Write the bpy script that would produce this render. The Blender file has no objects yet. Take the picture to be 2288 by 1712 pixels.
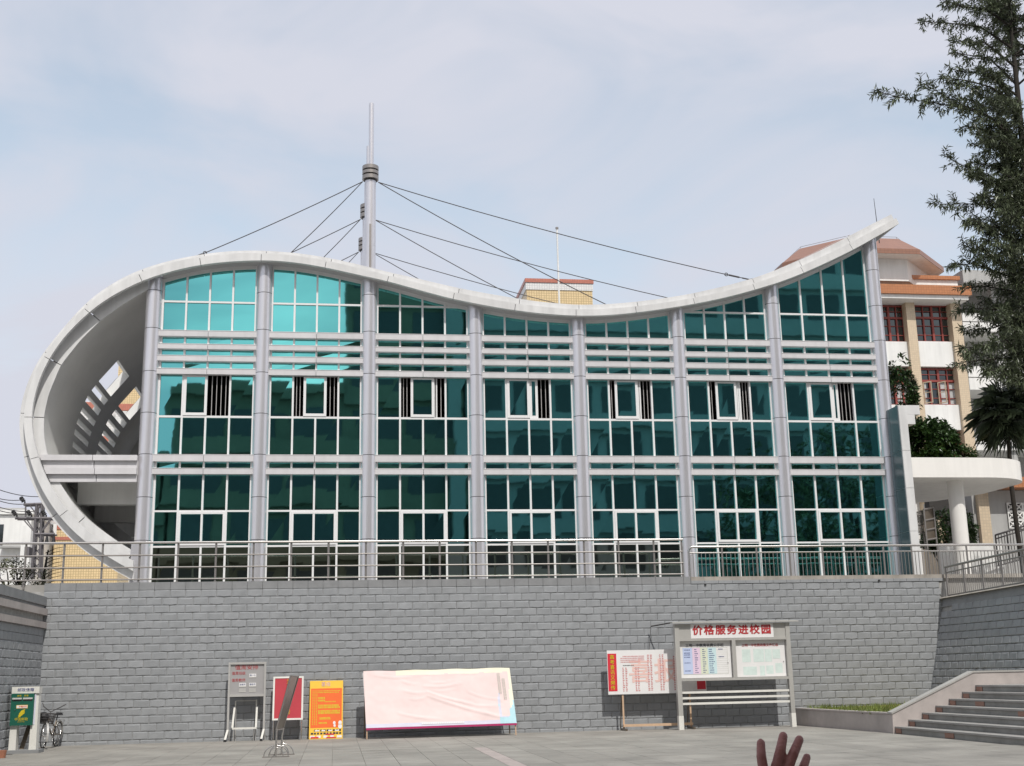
import bpy, bmesh, math, random
from mathutils import Vector, Matrix, noise as mnoise
random.seed(7)
R = math.radians
scene = bpy.context.scene
col = scene.collection

# ------------------------------------------------------------------ camera
FPX = 2750.4                      # focal length in pixels of a 2288 px wide picture
YAW, PIT, ROL = 0.1441, 0.2332, -0.0216
CAM = Vector((5.40, -35.82, 1.502))
_f = Vector((math.sin(YAW)*math.cos(PIT), math.cos(YAW)*math.cos(PIT), math.sin(PIT)))
_r0 = Vector((math.cos(YAW), -math.sin(YAW), 0)); _u0 = _r0.cross(_f)
_r = _r0*math.cos(ROL) + _u0*math.sin(ROL); _u = _u0*math.cos(ROL) - _r0*math.sin(ROL)
cd = bpy.data.cameras.new('camera'); cam = bpy.data.objects.new('camera', cd); col.objects.link(cam)
cd.sensor_width = 36; cd.lens = FPX/2288*36; cd.clip_start = 0.05; cd.clip_end = 3000
cam.matrix_world = Matrix(((_r.x, _u.x, -_f.x, CAM.x), (_r.y, _u.y, -_f.y, CAM.y), (_r.z, _u.z, -_f.z, CAM.z), (0, 0, 0, 1)))
scene.camera = cam
scene.view_settings.view_transform = 'Standard'
scene.view_settings.look = 'None'
scene.view_settings.exposure = 0.0
scene.view_settings.gamma = 1.0
scene.view_settings.use_curve_mapping = False

# ------------------------------------------------------------------ sky and sun
SUN = Vector((0.22, -1.0, 1.35)).normalized()
world = bpy.data.worlds.new('World'); scene.world = world; world.use_nodes = True
wt = world.node_tree; wt.nodes.clear()
def wn(t, **k):
    n = wt.nodes.new(t)
    for a, b in k.items(): setattr(n, a, b)
    return n
wo = wn('ShaderNodeOutputWorld'); bg = wn('ShaderNodeBackground'); bg.inputs['Strength'].default_value = 0.1
sky = wn('ShaderNodeTexSky', sky_type='NISHITA', sun_disc=False)
sky.sun_elevation = math.asin(SUN.z); sky.sun_rotation = math.atan2(SUN.x, SUN.y)
sky.air_density = 1.0; sky.dust_density = 2.0; sky.ozone_density = 1.0
tc = wn('ShaderNodeTexCoord'); mp = wn('ShaderNodeMapping'); mp.inputs['Scale'].default_value = (1.0, 1.0, 2.2)
mp.inputs['Location'].default_value = (0.35, 0.2, 0.1)
n1 = wn('ShaderNodeTexNoise'); n1.inputs['Scale'].default_value = 3.4; n1.inputs['Detail'].default_value = 5; n1.inputs['Roughness'].default_value = 0.52; n1.inputs['Distortion'].default_value = 0.5
rm = wn('ShaderNodeValToRGB'); rm.color_ramp.elements[0].position = 0.33; rm.color_ramp.elements[0].color = (0.40, 0.40, 0.40, 1)
rm.color_ramp.elements[1].position = 0.56; rm.color_ramp.elements[1].color = (1, 1, 1, 1)
mx = wn('ShaderNodeMix', data_type='RGBA'); mx.inputs['B'].default_value = (6.75, 6.95, 7.85, 1)
L = wt.links.new
L(tc.outputs['Generated'], mp.inputs['Vector']); L(mp.outputs[0], n1.inputs['Vector']); L(n1.outputs['Fac'], rm.inputs[0])
L(rm.outputs[0], mx.inputs['Factor']); gn = wn('ShaderNodeMix', data_type='RGBA', blend_type='MULTIPLY'); gn.inputs['Factor'].default_value = 1; gn.inputs['B'].default_value = (3.1, 2.75, 2.15, 1); L(sky.outputs[0], gn.inputs['A']); L(gn.outputs['Result'], mx.inputs['A']); L(mx.outputs['Result'], bg.inputs['Color']); L(bg.outputs[0], wo.inputs['Surface'])
sd = bpy.data.lights.new('sun', 'SUN'); so = bpy.data.objects.new('sun', sd); col.objects.link(so)
sd.energy = 3.4; sd.angle = R(0.6); sd.color = (1.0, 0.965, 0.91)
so.rotation_euler = SUN.to_track_quat('Z', 'Y').to_euler(); so.location = (20, -60, 60)

# ------------------------------------------------------------------ points of the place seen along a ray of the camera
def ray(x, y): return _f*FPX + _r*(x-1144) + _u*(856-y)
def UY(x, y, Y):
    d = ray(x, y); return CAM + d*((Y-CAM.y)/d.y)
def UZ(x, y, Z=0.0):
    d = ray(x, y); return CAM + d*((Z-CAM.z)/d.z)
def UX(x, y, X):
    d = ray(x, y); return CAM + d*((X-CAM.x)/d.x)

# ------------------------------------------------------------------ materials
def nd(nt, t, **k):
    n = nt.nodes.new(t)
    for a, b in k.items(): setattr(n, a, b)
    return n
def mat(name, c, rough=0.6, metal=0.0, var=0.10, scale=2.0, rand=0.0, bump=0.0, bscale=60.0, spec=0.5, streak=0.0, island=0.0):
    m = bpy.data.materials.new(name); m.use_nodes = True; nt = m.node_tree; lk = nt.links.new
    p = nt.nodes['Principled BSDF']; p.inputs['Roughness'].default_value = rough; p.inputs['Metallic'].default_value = metal
    p.inputs['Specular IOR Level'].default_value = spec
    g = nd(nt, 'ShaderNodeNewGeometry')
    fac = None
    def mul(a, b):
        n = nd(nt, 'ShaderNodeMath', operation='MULTIPLY'); lk(a, n.inputs[0]); lk(b, n.inputs[1]); return n.outputs[0]
    def rng(src, lo, hi, a=0.0, b=1.0):
        n = nd(nt, 'ShaderNodeMapRange'); n.inputs['From Min'].default_value = a; n.inputs['From Max'].default_value = b
        n.inputs['To Min'].default_value = lo; n.inputs['To Max'].default_value = hi; lk(src, n.inputs['Value']); return n.outputs[0]
    if var:
        t = nd(nt, 'ShaderNodeTexNoise'); t.inputs['Scale'].default_value = scale; t.inputs['Detail'].default_value = 6; t.inputs['Roughness'].default_value = 0.65
        lk(g.outputs['Position'], t.inputs['Vector']); fac = rng(t.outputs['Fac'], 1-var, 1+var, 0.3, 0.7)
    if streak:
        mpn = nd(nt, 'ShaderNodeMapping'); mpn.inputs['Scale'].default_value = (5, 5, 0.35); lk(g.outputs['Position'], mpn.inputs['Vector'])
        t = nd(nt, 'ShaderNodeTexNoise'); t.inputs['Scale'].default_value = 1.0; t.inputs['Detail'].default_value = 4; lk(mpn.outputs[0], t.inputs['Vector'])
        s = rng(t.outputs['Fac'], 1-streak, 1.0, 0.35, 0.6); fac = mul(fac, s) if fac else s
    if rand:
        oi = nd(nt, 'ShaderNodeObjectInfo'); s = rng(oi.outputs['Random'], 1-rand, 1+rand); fac = mul(fac, s) if fac else s
    if island:
        s = rng(g.outputs['Random Per Island'], 1-island, 1+island); fac = mul(fac, s) if fac else s
    if fac:
        mxn = nd(nt, 'ShaderNodeMix', data_type='RGBA', blend_type='MULTIPLY'); mxn.inputs['Factor'].default_value = 1
        mxn.inputs['A'].default_value = (*c, 1); lk(fac, mxn.inputs['B']); lk(mxn.outputs['Result'], p.inputs['Base Color'])
    else: p.inputs['Base Color'].default_value = (*c, 1)
    if bump:
        t = nd(nt, 'ShaderNodeTexNoise'); t.inputs['Scale'].default_value = bscale; t.inputs['Detail'].default_value = 4
        lk(g.outputs['Position'], t.inputs['Vector']); b = nd(nt, 'ShaderNodeBump'); b.inputs['Strength'].default_value = bump; b.inputs['Distance'].default_value = 0.01
        lk(t.outputs['Fac'], b.inputs['Height']); lk(b.outputs[0], p.inputs['Normal'])
    return m
def glass_mat(name, c, rough=0.015, wob=0.045, tint=0.0):
    m = bpy.data.materials.new(name); m.use_nodes = True; nt = m.node_tree; lk = nt.links.new
    p = nt.nodes['Principled BSDF']; p.inputs['Base Color'].default_value = (*c, 1); p.inputs['Metallic'].default_value = 1.0; p.inputs['Roughness'].default_value = rough
    g = nd(nt, 'ShaderNodeNewGeometry'); oi = nd(nt, 'ShaderNodeObjectInfo')
    if tint:
        mr = nd(nt, 'ShaderNodeMapRange'); mr.inputs['To Min'].default_value = 1-tint; mr.inputs['To Max'].default_value = 1+tint*0.4; lk(oi.outputs['Random'], mr.inputs['Value'])
        dn = nd(nt, 'ShaderNodeTexNoise'); dn.inputs['Scale'].default_value = 2.5; dn.inputs['Detail'].default_value = 6; lk(g.outputs['Position'], dn.inputs['Vector'])
        dr = nd(nt, 'ShaderNodeMapRange'); dr.inputs['From Min'].default_value = 0.35; dr.inputs['From Max'].default_value = 0.75; dr.inputs['To Min'].default_value = rough; dr.inputs['To Max'].default_value = 0.028; lk(dn.outputs['Fac'], dr.inputs['Value']); lk(dr.outputs[0], p.inputs['Roughness'])
        mm = nd(nt, 'ShaderNodeMix', data_type='RGBA', blend_type='MULTIPLY'); mm.inputs['Factor'].default_value = 1; mm.inputs['A'].default_value = (*c, 1); lk(mr.outputs[0], mm.inputs['B']); lk(mm.outputs['Result'], p.inputs['Base Color'])
    ad = nd(nt, 'ShaderNodeVectorMath', operation='MULTIPLY_ADD'); ad.inputs[1].default_value = (1, 1, 1)
    cb = nd(nt, 'ShaderNodeCombineXYZ'); ms = nd(nt, 'ShaderNodeMath', operation='MULTIPLY'); ms.inputs[1].default_value = 40
    lk(oi.outputs['Random'], ms.inputs[0]); lk(ms.outputs[0], cb.inputs[1]); lk(g.outputs['Position'], ad.inputs[0]); lk(cb.outputs[0], ad.inputs[2])
    t = nd(nt, 'ShaderNodeTexNoise'); t.inputs['Scale'].default_value = 1.5; t.inputs['Detail'].default_value = 1.5; lk(ad.outputs[0], t.inputs['Vector'])
    b = nd(nt, 'ShaderNodeBump'); b.inputs['Strength'].default_value = wob; b.inputs['Distance'].default_value = 0.012
    lk(t.outputs['Fac'], b.inputs['Height']); lk(b.outputs[0], p.inputs['Normal'])
    return m
def tile_mat(name, c, grout, size, rough=0.35, mortar=0.012, var=0.06):
    m = bpy.data.materials.new(name); m.use_nodes = True; nt = m.node_tree; lk = nt.links.new
    p = nt.nodes['Principled BSDF']; p.inputs['Roughness'].default_value = rough
    g = nd(nt, 'ShaderNodeNewGeometry'); sx = nd(nt, 'ShaderNodeSeparateXYZ'); lk(g.outputs['Position'], sx.inputs[0])
    ad = nd(nt, 'ShaderNodeMath', operation='ADD'); lk(sx.outputs[0], ad.inputs[0]); lk(sx.outputs[1], ad.inputs[1])
    cb = nd(nt, 'ShaderNodeCombineXYZ'); lk(ad.outputs[0], cb.inputs[0]); lk(sx.outputs[2], cb.inputs[1])
    br = nd(nt, 'ShaderNodeTexBrick'); br.offset = 0.0; br.inputs['Scale'].default_value = 1; br.inputs['Brick Width'].default_value = size; br.inputs['Row Height'].default_value = size
    br.inputs['Mortar Size'].default_value = mortar; br.inputs['Color1'].default_value = (*[v*(1+var) for v in c], 1); br.inputs['Color2'].default_value = (*[v*(1-var) for v in c], 1); br.inputs['Mortar'].default_value = (*grout, 1)
    lk(cb.outputs[0], br.inputs['Vector']); lk(br.outputs['Color'], p.inputs['Base Color'])
    return m
M = dict(
 white_panel=mat('white_panel', (0.655, 0.655, 0.65), 0.42, 0.0, 0.07, 1.2, rand=0.03, streak=0.11),
 silver=mat('silver_panel', (0.69, 0.68, 0.71), 0.30, 0.62, 0.02, 1.5, rand=0.02, streak=0.02),
 beam=mat('beam_panel', (0.60, 0.59, 0.60), 0.42, 0.0, 0.05, 1.5, rand=0.03, streak=0.06),
 groove=mat('groove', (0.05, 0.05, 0.055), 0.8, var=0),
 frame=mat('window_frame', (0.74, 0.74, 0.74), 0.4, 0, 0.03),
 glass=glass_mat('reflective_glass', (0.165, 0.56, 0.55), tint=0.12),
 glass_low=glass_mat('lower_glass', (0.38, 0.44, 0.38), tint=0.12),
 bar=mat('bar', (0.5, 0.48, 0.47), 0.4, 0.3, 0.05),
 soffit=mat('soffit', (0.46, 0.46, 0.47), 0.6, 0, 0.05, 1.0),
 shell=mat('shell_lining', (0.60, 0.60, 0.58), 0.55, 0, 0.06, 0.8),
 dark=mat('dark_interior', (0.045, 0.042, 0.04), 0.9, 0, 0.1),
 brick=mat('split_brick', (0.282, 0.293, 0.304), 0.85, 0, 0.07, 3.0, rand=0.04, bump=0.6, bscale=45, streak=0.06),
 brick_stuff=mat('split_brick_far', (0.282, 0.293, 0.304), 0.85, 0, 0.07, 3.0, bump=0.6, bscale=45, island=0.04, streak=0.06),
 mortar=mat('mortar', (0.34, 0.335, 0.32), 0.95, 0, 0.2, 8),
 cap=mat('wall_cap', (0.235, 0.24, 0.245), 0.8, 0, 0.12, 3, bump=0.3),
 concrete=mat('concrete', (0.36, 0.33, 0.29), 0.9, 0, 0.2, 2, bump=0.4, streak=0.2),
 paving=mat('paving', (0.252, 0.239, 0.214), 0.8, 0, 0.24, 0.7, rand=0.07, bump=0.15, bscale=90, island=0.05),
 paving_joint=mat('paving_joint', (0.235, 0.222, 0.2), 0.95, 0, 0.2, 4),
 pink_stone=mat('pink_stone', (0.36, 0.31, 0.29), 0.75, 0, 0.14, 2.2, bump=0.15, bscale=90, rand=0.05),
 light_stone=mat('light_stone', (0.36, 0.35, 0.33), 0.75, 0, 0.12, 2.2, rand=0.05),
 granite=mat('granite', (0.40, 0.36, 0.34), 0.6, 0, 0.16, 1.6, rand=0.05, bump=0.1, bscale=150),
 tread=mat('tread_stone', (0.30, 0.29, 0.275), 0.65, 0, 0.14, 2.0, rand=0.05),
 riser=mat('riser_stone', (0.26, 0.255, 0.24), 0.7, 0, 0.2, 2.0, rand=0.08),
 riser_red=mat('riser_red_stone', (0.30, 0.17, 0.13), 0.7, 0, 0.2, 2.0),
 steel=mat('stainless', (0.56, 0.54, 0.52), 0.24, 0.9, 0.05, 3),
 steel_dull=mat('stainless_dull', (0.30, 0.28, 0.265), 0.40, 0.6, 0.06, 3),
 terrace=mat('terrace_floor', (0.30, 0.29, 0.27), 0.85, 0, 0.2, 1.0),
 white_wall=mat('white_wall', (0.74, 0.74, 0.72), 0.7, 0, 0.06, 0.8, streak=0.08, bump=0.1),
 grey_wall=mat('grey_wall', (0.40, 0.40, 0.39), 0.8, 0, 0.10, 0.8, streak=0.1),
 canopy=mat('canopy_render', (0.80, 0.78, 0.74), 0.6, 0, 0.04, 0.8, streak=0.06),
 beige=tile_mat('beige_tile', (0.58, 0.47, 0.33), (0.50, 0.41, 0.30), 0.12),
 orange=tile_mat('orange_tile', (0.42, 0.175, 0.075), (0.32, 0.13, 0.06), 0.16),
 oct_roof=tile_mat('terracotta_tile', (0.27, 0.135, 0.09), (0.19, 0.10, 0.07), 0.22),
 yellow=tile_mat('yellow_tile', (0.68, 0.53, 0.30), (0.42, 0.31, 0.17), 0.125),
 white_tile=tile_mat('white_tile', (0.70, 0.70, 0.68), (0.50, 0.50, 0.50), 0.125),
 red_tile=tile_mat('red_tile', (0.47, 0.17, 0.12), (0.38, 0.15, 0.11), 0.125),
 red_frame=mat('red_frame', (0.24, 0.045, 0.035), 0.5, 0, 0.1),
 pane_dark=glass_mat('plain_glass', (0.10, 0.11, 0.11), 0.05, 0.3),
 curtain=mat('curtain', (0.45, 0.46, 0.46), 0.9, 0, 0.2, 5),
 bark=mat('bark', (0.028, 0.023, 0.018), 0.9, 0, 0.25, 6, bump=0.6, bscale=25),
 leaf=mat('leaf', (0.098, 0.12, 0.065), 0.40, 0, 0.3, 1.2, island=0.45, spec=0.5),
 leaf_shrub=mat('leaf_shrub', (0.04, 0.085, 0.022), 0.4, 0, 0.3, 1.5, island=0.5),
 leaf_palm=mat('leaf_palm', (0.05, 0.068, 0.038), 0.42, 0, 0.3, 2.0, island=0.4),
 leaf_pale=mat('leaf_pale', (0.12, 0.125, 0.07), 0.5, 0, 0.3, 2.0, island=0.5),
 grass=mat('grass', (0.13, 0.17, 0.035), 0.7, 0, 0.35, 1.3, island=0.5),
 soil=mat('soil', (0.24, 0.20, 0.06), 0.95, 0, 0.3, 3, bump=0.5),
 pole=mat('pole_steel', (0.17, 0.16, 0.17), 0.6, 0.4, 0.1),
 black=mat('black_rubber', (0.02, 0.02, 0.022), 0.6, 0, 0.1),
 wire=mat('wire', (0.07, 0.065, 0.065), 0.6, 0.3, 0),
 thin_wire=mat('thin_wire', (0.45, 0.45, 0.47), 0.5, 0.3, 0),
 post_green=mat('post_green', (0.012, 0.105, 0.07), 0.4, 0, 0.06, 3),
 post_white=mat('post_white', (0.72, 0.71, 0.66), 0.45, 0, 0.05, 3, streak=0.06),
 paper=mat('paper', (0.76, 0.75, 0.74), 0.6, 0, 0.03, 3),
 yellow_ink=mat('yellow_ink', (0.62, 0.48, 0.02), 0.5, 0, 0),
 red_ink=mat('red_ink', (0.42, 0.03, 0.035), 0.6, 0, 0),
 bright_red=mat('bright_red', (0.62, 0.03, 0.05), 0.5, 0, 0.03),
 pale_red=mat('pale_red_ink', (0.78, 0.54, 0.49), 0.6, 0, 0),
 blue_ink=mat('blue_ink', (0.05, 0.07, 0.22), 0.6, 0, 0),
 black_ink=mat('black_ink', (0.03, 0.03, 0.035), 0.6, 0, 0),
 grey_ink=mat('grey_ink', (0.45, 0.47, 0.40), 0.6, 0, 0),
 board_grey=mat('board_grey', (0.40, 0.39, 0.39), 0.4, 0.2, 0.04),
 board_frame=mat('board_frame', (0.55, 0.54, 0.52), 0.38, 0.35, 0.05),
 kiosk_steel=mat('kiosk_steel', (0.50, 0.49, 0.46), 0.4, 0.3, 0.05, streak=0.05),
 velvet=mat('red_cloth', (0.44, 0.045, 0.06), 0.8, 0, 0.06),
 orange_print=mat('orange_print', (0.80, 0.14, 0.02), 0.5, 0, 0.05),
 yellow_print=mat('yellow_print', (0.84, 0.52, 0.05), 0.5, 0, 0.05),
 banner=mat('banner_cloth', (0.74, 0.595, 0.575), 0.65, 0, 0.05, 1.5),
 banner_yellow=mat('banner_yellow', (0.80, 0.76, 0.60), 0.65, 0, 0.05, 1.5),
 banner_blue=mat('banner_blue', (0.42, 0.66, 0.72), 0.65, 0, 0.08, 3),
 banner_lilac=mat('banner_lilac', (0.60, 0.60, 0.70), 0.65, 0, 0.05, 2),
 magenta=mat('magenta_edge', (0.45, 0.03, 0.14), 0.6, 0, 0.05),
 bluepaper=mat('blue_print', (0.50, 0.58, 0.78), 0.6, 0, 0.02), pinkpaper=mat('pink_print', (0.74, 0.58, 0.70), 0.6, 0, 0.02),
 greenpaper=mat('green_print', (0.66, 0.70, 0.55), 0.6, 0, 0.02), cyanpaper=mat('cyan_print', (0.56, 0.72, 0.74), 0.6, 0, 0.02),
 mintpaper=mat('mint_print', (0.62, 0.72, 0.68), 0.6, 0, 0.08, 9),
 chrome=mat('chrome', (0.7, 0.68, 0.66), 0.15, 1.0, 0),
 bronze=mat('bronze_panel', (0.16, 0.13, 0.10), 0.35, 0.5, 0.08),
 wood=mat('light_wood', (0.55, 0.38, 0.25), 0.6, 0, 0.1, 6),
 skin=mat('skin', (0.31, 0.12, 0.10), 0.5, 0, 0.10, 30, bump=0.15, bscale=300),
 shirt=mat('shirt', (0.25, 0.30, 0.42), 0.9, 0, 0.1), shorts=mat('shorts', (0.10, 0.10, 0.13), 0.9, 0, 0.1), hair=mat('hair', (0.015, 0.013, 0.012), 0.5, 0, 0.2),
 wing_panel=mat('wing_panel', (0.13, 0.17, 0.19), 0.25, 0.3, 0.05, 1.5, rand=0.03),
 soft_red=mat('soft_red_print', (0.62, 0.22, 0.22), 0.6, 0, 0),
 terracotta=mat('terracotta_pot', (0.35, 0.15, 0.09), 0.8, 0, 0.15),
 school_beige=mat('school_beige', (0.18, 0.17, 0.125), 0.8, 0, 0.12, 0.5), school_white=mat('school_white', (0.31, 0.32, 0.325), 0.8, 0, 0.08, 0.5),
 school_dark=mat('school_dark', (0.05, 0.055, 0.06), 0.3, 0, 0.1),
)

# ------------------------------------------------------------------ mesh helpers
class MB:
    def __init__(self): self.v = []; self.f = []; self.s = []; self.mi = []; self.cur = 0
    def face(self, idx, smooth=False): self.f.append(idx); self.s.append(smooth); self.mi.append(self.cur)
    def quad(self, *pts, smooth=False):
        n = len(self.v); self.v += [tuple(p) for p in pts]; self.face(list(range(n, n+len(pts))), smooth); return self
    def box(self, x0, x1, y0, y1, z0, z1):
        n = len(self.v)
        self.v += [(x0,y0,z0),(x1,y0,z0),(x1,y1,z0),(x0,y1,z0),(x0,y0,z1),(x1,y0,z1),(x1,y1,z1),(x0,y1,z1)]
        for q in ((0,3,2,1),(4,5,6,7),(0,1,5,4),(1,2,6,5),(2,3,7,6),(3,0,4,7)): self.face([n+k for k in q])
        return self
    def hexa(self, a):   # eight corners: bottom ring, top ring
        n = len(self.v); self.v += [tuple(p) for p in a]
        for q in ((0,3,2,1),(4,5,6,7),(0,1,5,4),(1,2,6,5),(2,3,7,6),(3,0,4,7)): self.face([n+k for k in q])
        return self
    def prism(self, poly, axis, lo, hi):
        def P(a, b, t): return (t, a, b) if axis == 'x' else (a, t, b) if axis == 'y' else (a, b, t)
        n = len(self.v); k = len(poly)
        self.v += [P(a, b, lo) for a, b in poly] + [P(a, b, hi) for a, b in poly]
        self.face([n+i for i in range(k)][::-1]); self.face([n+k+i for i in range(k)])
        for i in range(k): j = (i+1) % k; self.face([n+i, n+j, n+k+j, n+k+i])
        return self
    def tube(self, pts, rad, n=8, caps=True, smooth=True):
        pts = [Vector(p) for p in pts]
        if not hasattr(rad, '__len__'): rad = [rad]*len(pts)
        base = len(self.v); prev = None
        for i, p in enumerate(pts):
            t = (pts[min(i+1, len(pts)-1)]-pts[max(i-1, 0)]).normalized()
            if prev is None: a = t.orthogonal().normalized()
            else:
                a = prev - t*prev.dot(t); a = a.normalized() if a.length > 1e-6 else t.orthogonal().normalized()
            prev = a; b = t.cross(a)
            for k in range(n):
                w = 2*math.pi*k/n; self.v.append(tuple(p + (a*math.cos(w)+b*math.sin(w))*rad[i]))
        for i in range(len(pts)-1):
            for k in range(n):
                k2 = (k+1) % n; self.face([base+i*n+k, base+i*n+k2, base+(i+1)*n+k2, base+(i+1)*n+k], smooth)
        if caps:
            for i in (0, len(pts)-1):
                m = len(self.v); self.v += [self.v[base+i*n+k] for k in range(n)]
                self.face([m+k for k in range(n)][::-1] if i == 0 else [m+k for k in range(n)])
        return self
    def cyl(self, c, r, z0, z1, n=20): return self.tube([(c[0], c[1], z0), (c[0], c[1], z1)], r, n)
    def torus(self, c, ax, R_, r, n=28, m=6):
        ax = Vector(ax).normalized(); a = ax.orthogonal().normalized(); b = ax.cross(a); c = Vector(c); base = len(self.v)
        for i in range(n):
            w = 2*math.pi*i/n; d = a*math.cos(w)+b*math.sin(w)
            for k in range(m):
                q = 2*math.pi*k/m; self.v.append(tuple(c + d*(R_+r*math.cos(q)) + ax*(r*math.sin(q))))
        for i in range(n):
            for k in range(m):
                self.face([base+i*m+k, base+((i+1)%n)*m+k, base+((i+1)%n)*m+(k+1)%m, base+i*m+(k+1)%m], True)
        return self
    def ball(self, c, r, n=10, m=6):
        base = len(self.v); c = Vector(c); rr = Vector(r) if hasattr(r, '__len__') else Vector((r, r, r))
        for j in range(m+1):
            t = math.pi*j/m
            for i in range(n):
                w = 2*math.pi*i/n; self.v.append((c.x+rr.x*math.sin(t)*math.cos(w), c.y+rr.y*math.sin(t)*math.sin(w), c.z+rr.z*math.cos(t)))
        for j in range(m):
            for i in range(n): self.face([base+j*n+i, base+(j+1)*n+i, base+(j+1)*n+(i+1)%n, base+j*n+(i+1)%n], True)
        return self
    def add_mesh(self, verts, faces, mw):
        n = len(self.v); self.v += [tuple(mw @ Vector(v)) for v in verts]
        for f in faces: self.face([n+i for i in f])
        return self
    def build(self, name, m, parent=None, off=None):
        o = Vector((0, 0, 0))
        p = parent
        while p is not None: o += p.location; p = p.parent
        me = bpy.data.meshes.new(name); me.from_pydata([(x-o.x, y-o.y, z-o.z) for x, y, z in self.v], [], self.f)
        me.polygons.foreach_set('use_smooth', self.s)
        ms = m if isinstance(m, (list, tuple)) else [m]
        for k in ms: me.materials.append(k)
        if len(ms) > 1: me.polygons.foreach_set('material_index', self.mi)
        bm = bmesh.new(); bm.from_mesh(me); bmesh.ops.recalc_face_normals(bm, faces=bm.faces); bm.to_mesh(me); bm.free()
        ob = bpy.data.objects.new(name, me); col.objects.link(ob)
        if parent is not None: ob.parent = parent
        return ob
def tag(o, label=None, cat=None, group=None, kind=None):
    if label: o['label'] = label
    if cat: o['category'] = cat
    if group: o['group'] = group
    if kind: o['kind'] = kind
    return o
def thing(name, label, cat, loc=(0, 0, 0), group=None):
    o = bpy.data.objects.new(name, None); col.objects.link(o); o.location = loc; o.empty_display_size = 0.3
    return tag(o, label, cat, group)
def clone(o, parent=None, dloc=None):
    c = o.copy(); col.objects.link(c)
    if parent is not None: c.parent = parent
    if dloc is not None: c.location = o.location + Vector(dloc)
    for ch in list(o.children): clone(ch, c)
    return c
def text(body, size, m, parent, x, y, z, name='lettering', align='CENTER', sx=1.0, bold=0.0, tilt=None, rz=0.0, line=1.0, depth=0.002):
    cu = bpy.data.curves.new(name, 'FONT'); cu.body = body; cu.size = size; cu.align_x = align; cu.align_y = 'CENTER'; cu.space_line = line
    cu.extrude = depth; cu.resolution_u = 3
    t = bpy.data.objects.new(name, cu); col.objects.link(t)
    dg = bpy.context.evaluated_depsgraph_get(); me = bpy.data.meshes.new_from_object(t.evaluated_get(dg)); bpy.data.objects.remove(t); bpy.data.curves.remove(cu)
    mw = Matrix.Rotation(rz, 4, 'Z') @ Matrix.Rotation(R(90)+(tilt or 0), 4, 'X') @ Matrix.Diagonal((sx, 1, 1, 1))
    o = Vector((0, 0, 0)); p = parent
    while p is not None: o += p.location; p = p.parent
    if bold:
        b0 = bmesh.new()
        for k, (du, dv) in enumerate(((0, 0), (1, 0), (-1, 0), (0, 1), (0, -1))):
            m2 = me.copy(); m2.transform(Matrix.Translation((du*bold*size, dv*bold*size, 0.0004*k))); b0.from_mesh(m2); bpy.data.meshes.remove(m2)
        b0.to_mesh(me); b0.free()
    me.transform(Matrix.Translation(Vector((x, y, z))-o) @ mw); me.materials.clear(); me.materials.append(m); me.name = name
    ob = bpy.data.objects.new(name, me); col.objects.link(ob); ob.parent = parent
    return ob
def interp(x, xs, ys):
    if x <= xs[0]: return ys[0]
    for i in range(1, len(xs)):
        if x <= xs[i]: return ys[i-1] + (ys[i]-ys[i-1])*(x-xs[i-1])/(xs[i]-xs[i-1] or 1e-9)
    return ys[-1]
# ------------------------------------------------------------------ ground, terrace
WY = -1.92          # face of the retaining wall
TZ = 4.10           # terrace level
g = MB().box(-400, 400, -300, 600, -0.6, -0.03).build('ground', M['terrace']); tag(g, kind='structure')
t = MB().box(-60, 120, WY+0.12, 200, -0.02, TZ-0.03).build('terrace', M['terrace']); tag(t, kind='structure')
court = MB().box(-2.3, 24, -52, WY+0.05, -0.02, -0.012).build('courtyard', M['paving_joint']); tag(court, kind='structure')
# paving slabs, 0.6 x 0.9 m, with a pink strip and a pale cross band
tiles = []
sx0 = 8.52
strip = lambda y: 8.52
def slab_mesh(w, d, seed):
    rnd = random.Random(seed); b = MB(); e = 0.002
    b.hexa([(-w/2, -d/2, -0.012), (w/2, -d/2, -0.012), (w/2, d/2, -0.012), (-w/2, d/2, -0.012),
            (-w/2+e, -d/2+e, rnd.uniform(-0.002, 0.001)), (w/2-e, -d/2+e, rnd.uniform(-0.002, 0.001)), (w/2-e, d/2-e, rnd.uniform(-0.002, 0.001)), (-w/2+e, d/2-e, rnd.uniform(-0.002, 0.001))])
    return b
slabs = {}
def slab_me(w, d, k, m):
    key = (w, d, k, m.name)
    if key not in slabs:
        o = slab_mesh(w, d, k).build('paving_slab', m); slabs[key] = o.data; bpy.data.objects.remove(o)
    return slabs[key]
TW, TD = 0.60, 0.90
xs = [sx0+0.15+TW/2+i*TW for i in range(-18, 24)]
xs = [x if x > sx0 else x-0.30 for x in xs]
rows = [WY-TD/2-i*TD for i in range(0, 34)]
cells = []
for r_i, y in enumerate(rows):
    for x in xs:
        if x < -2.0 or x > 22: continue
        if y < -1.9 and x > 18.05+0.0 and y > -13: continue
        cells.append((x, y, TW-0.005, TD-0.005, 'paving' if r_i % 4 or r_i == 0 else 'paving'))
    cells.append((sx0, y, 0.29, TD-0.008, 'pink_stone'))
def seen(x, y): return -16.5 < y and abs((x-CAM.x)/(y-CAM.y)*1.0 - 0.145) < 0.47
cells.sort(key=lambda c: (not seen(c[0], c[1]), (c[0]-CAM.x)**2+(c[1]-CAM.y)**2))
rest = MB()
for k, (x, y, w, d, mn) in enumerate(cells):
    if k < 295:
        o = bpy.data.objects.new('paving_slab', slab_me(w, d, k % 5, M[mn])); col.objects.link(o); o.location = (x, y, 0); o.parent = court
    else:
        rest.hexa([(x-w/2, y-d/2, -0.012), (x+w/2, y-d/2, -0.012), (x+w/2, y+d/2, -0.012), (x-w/2, y+d/2, -0.012), (x-w/2, y-d/2, 0), (x+w/2, y-d/2, 0), (x+w/2, y+d/2, 0), (x-w/2, y+d/2, 0)])
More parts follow.
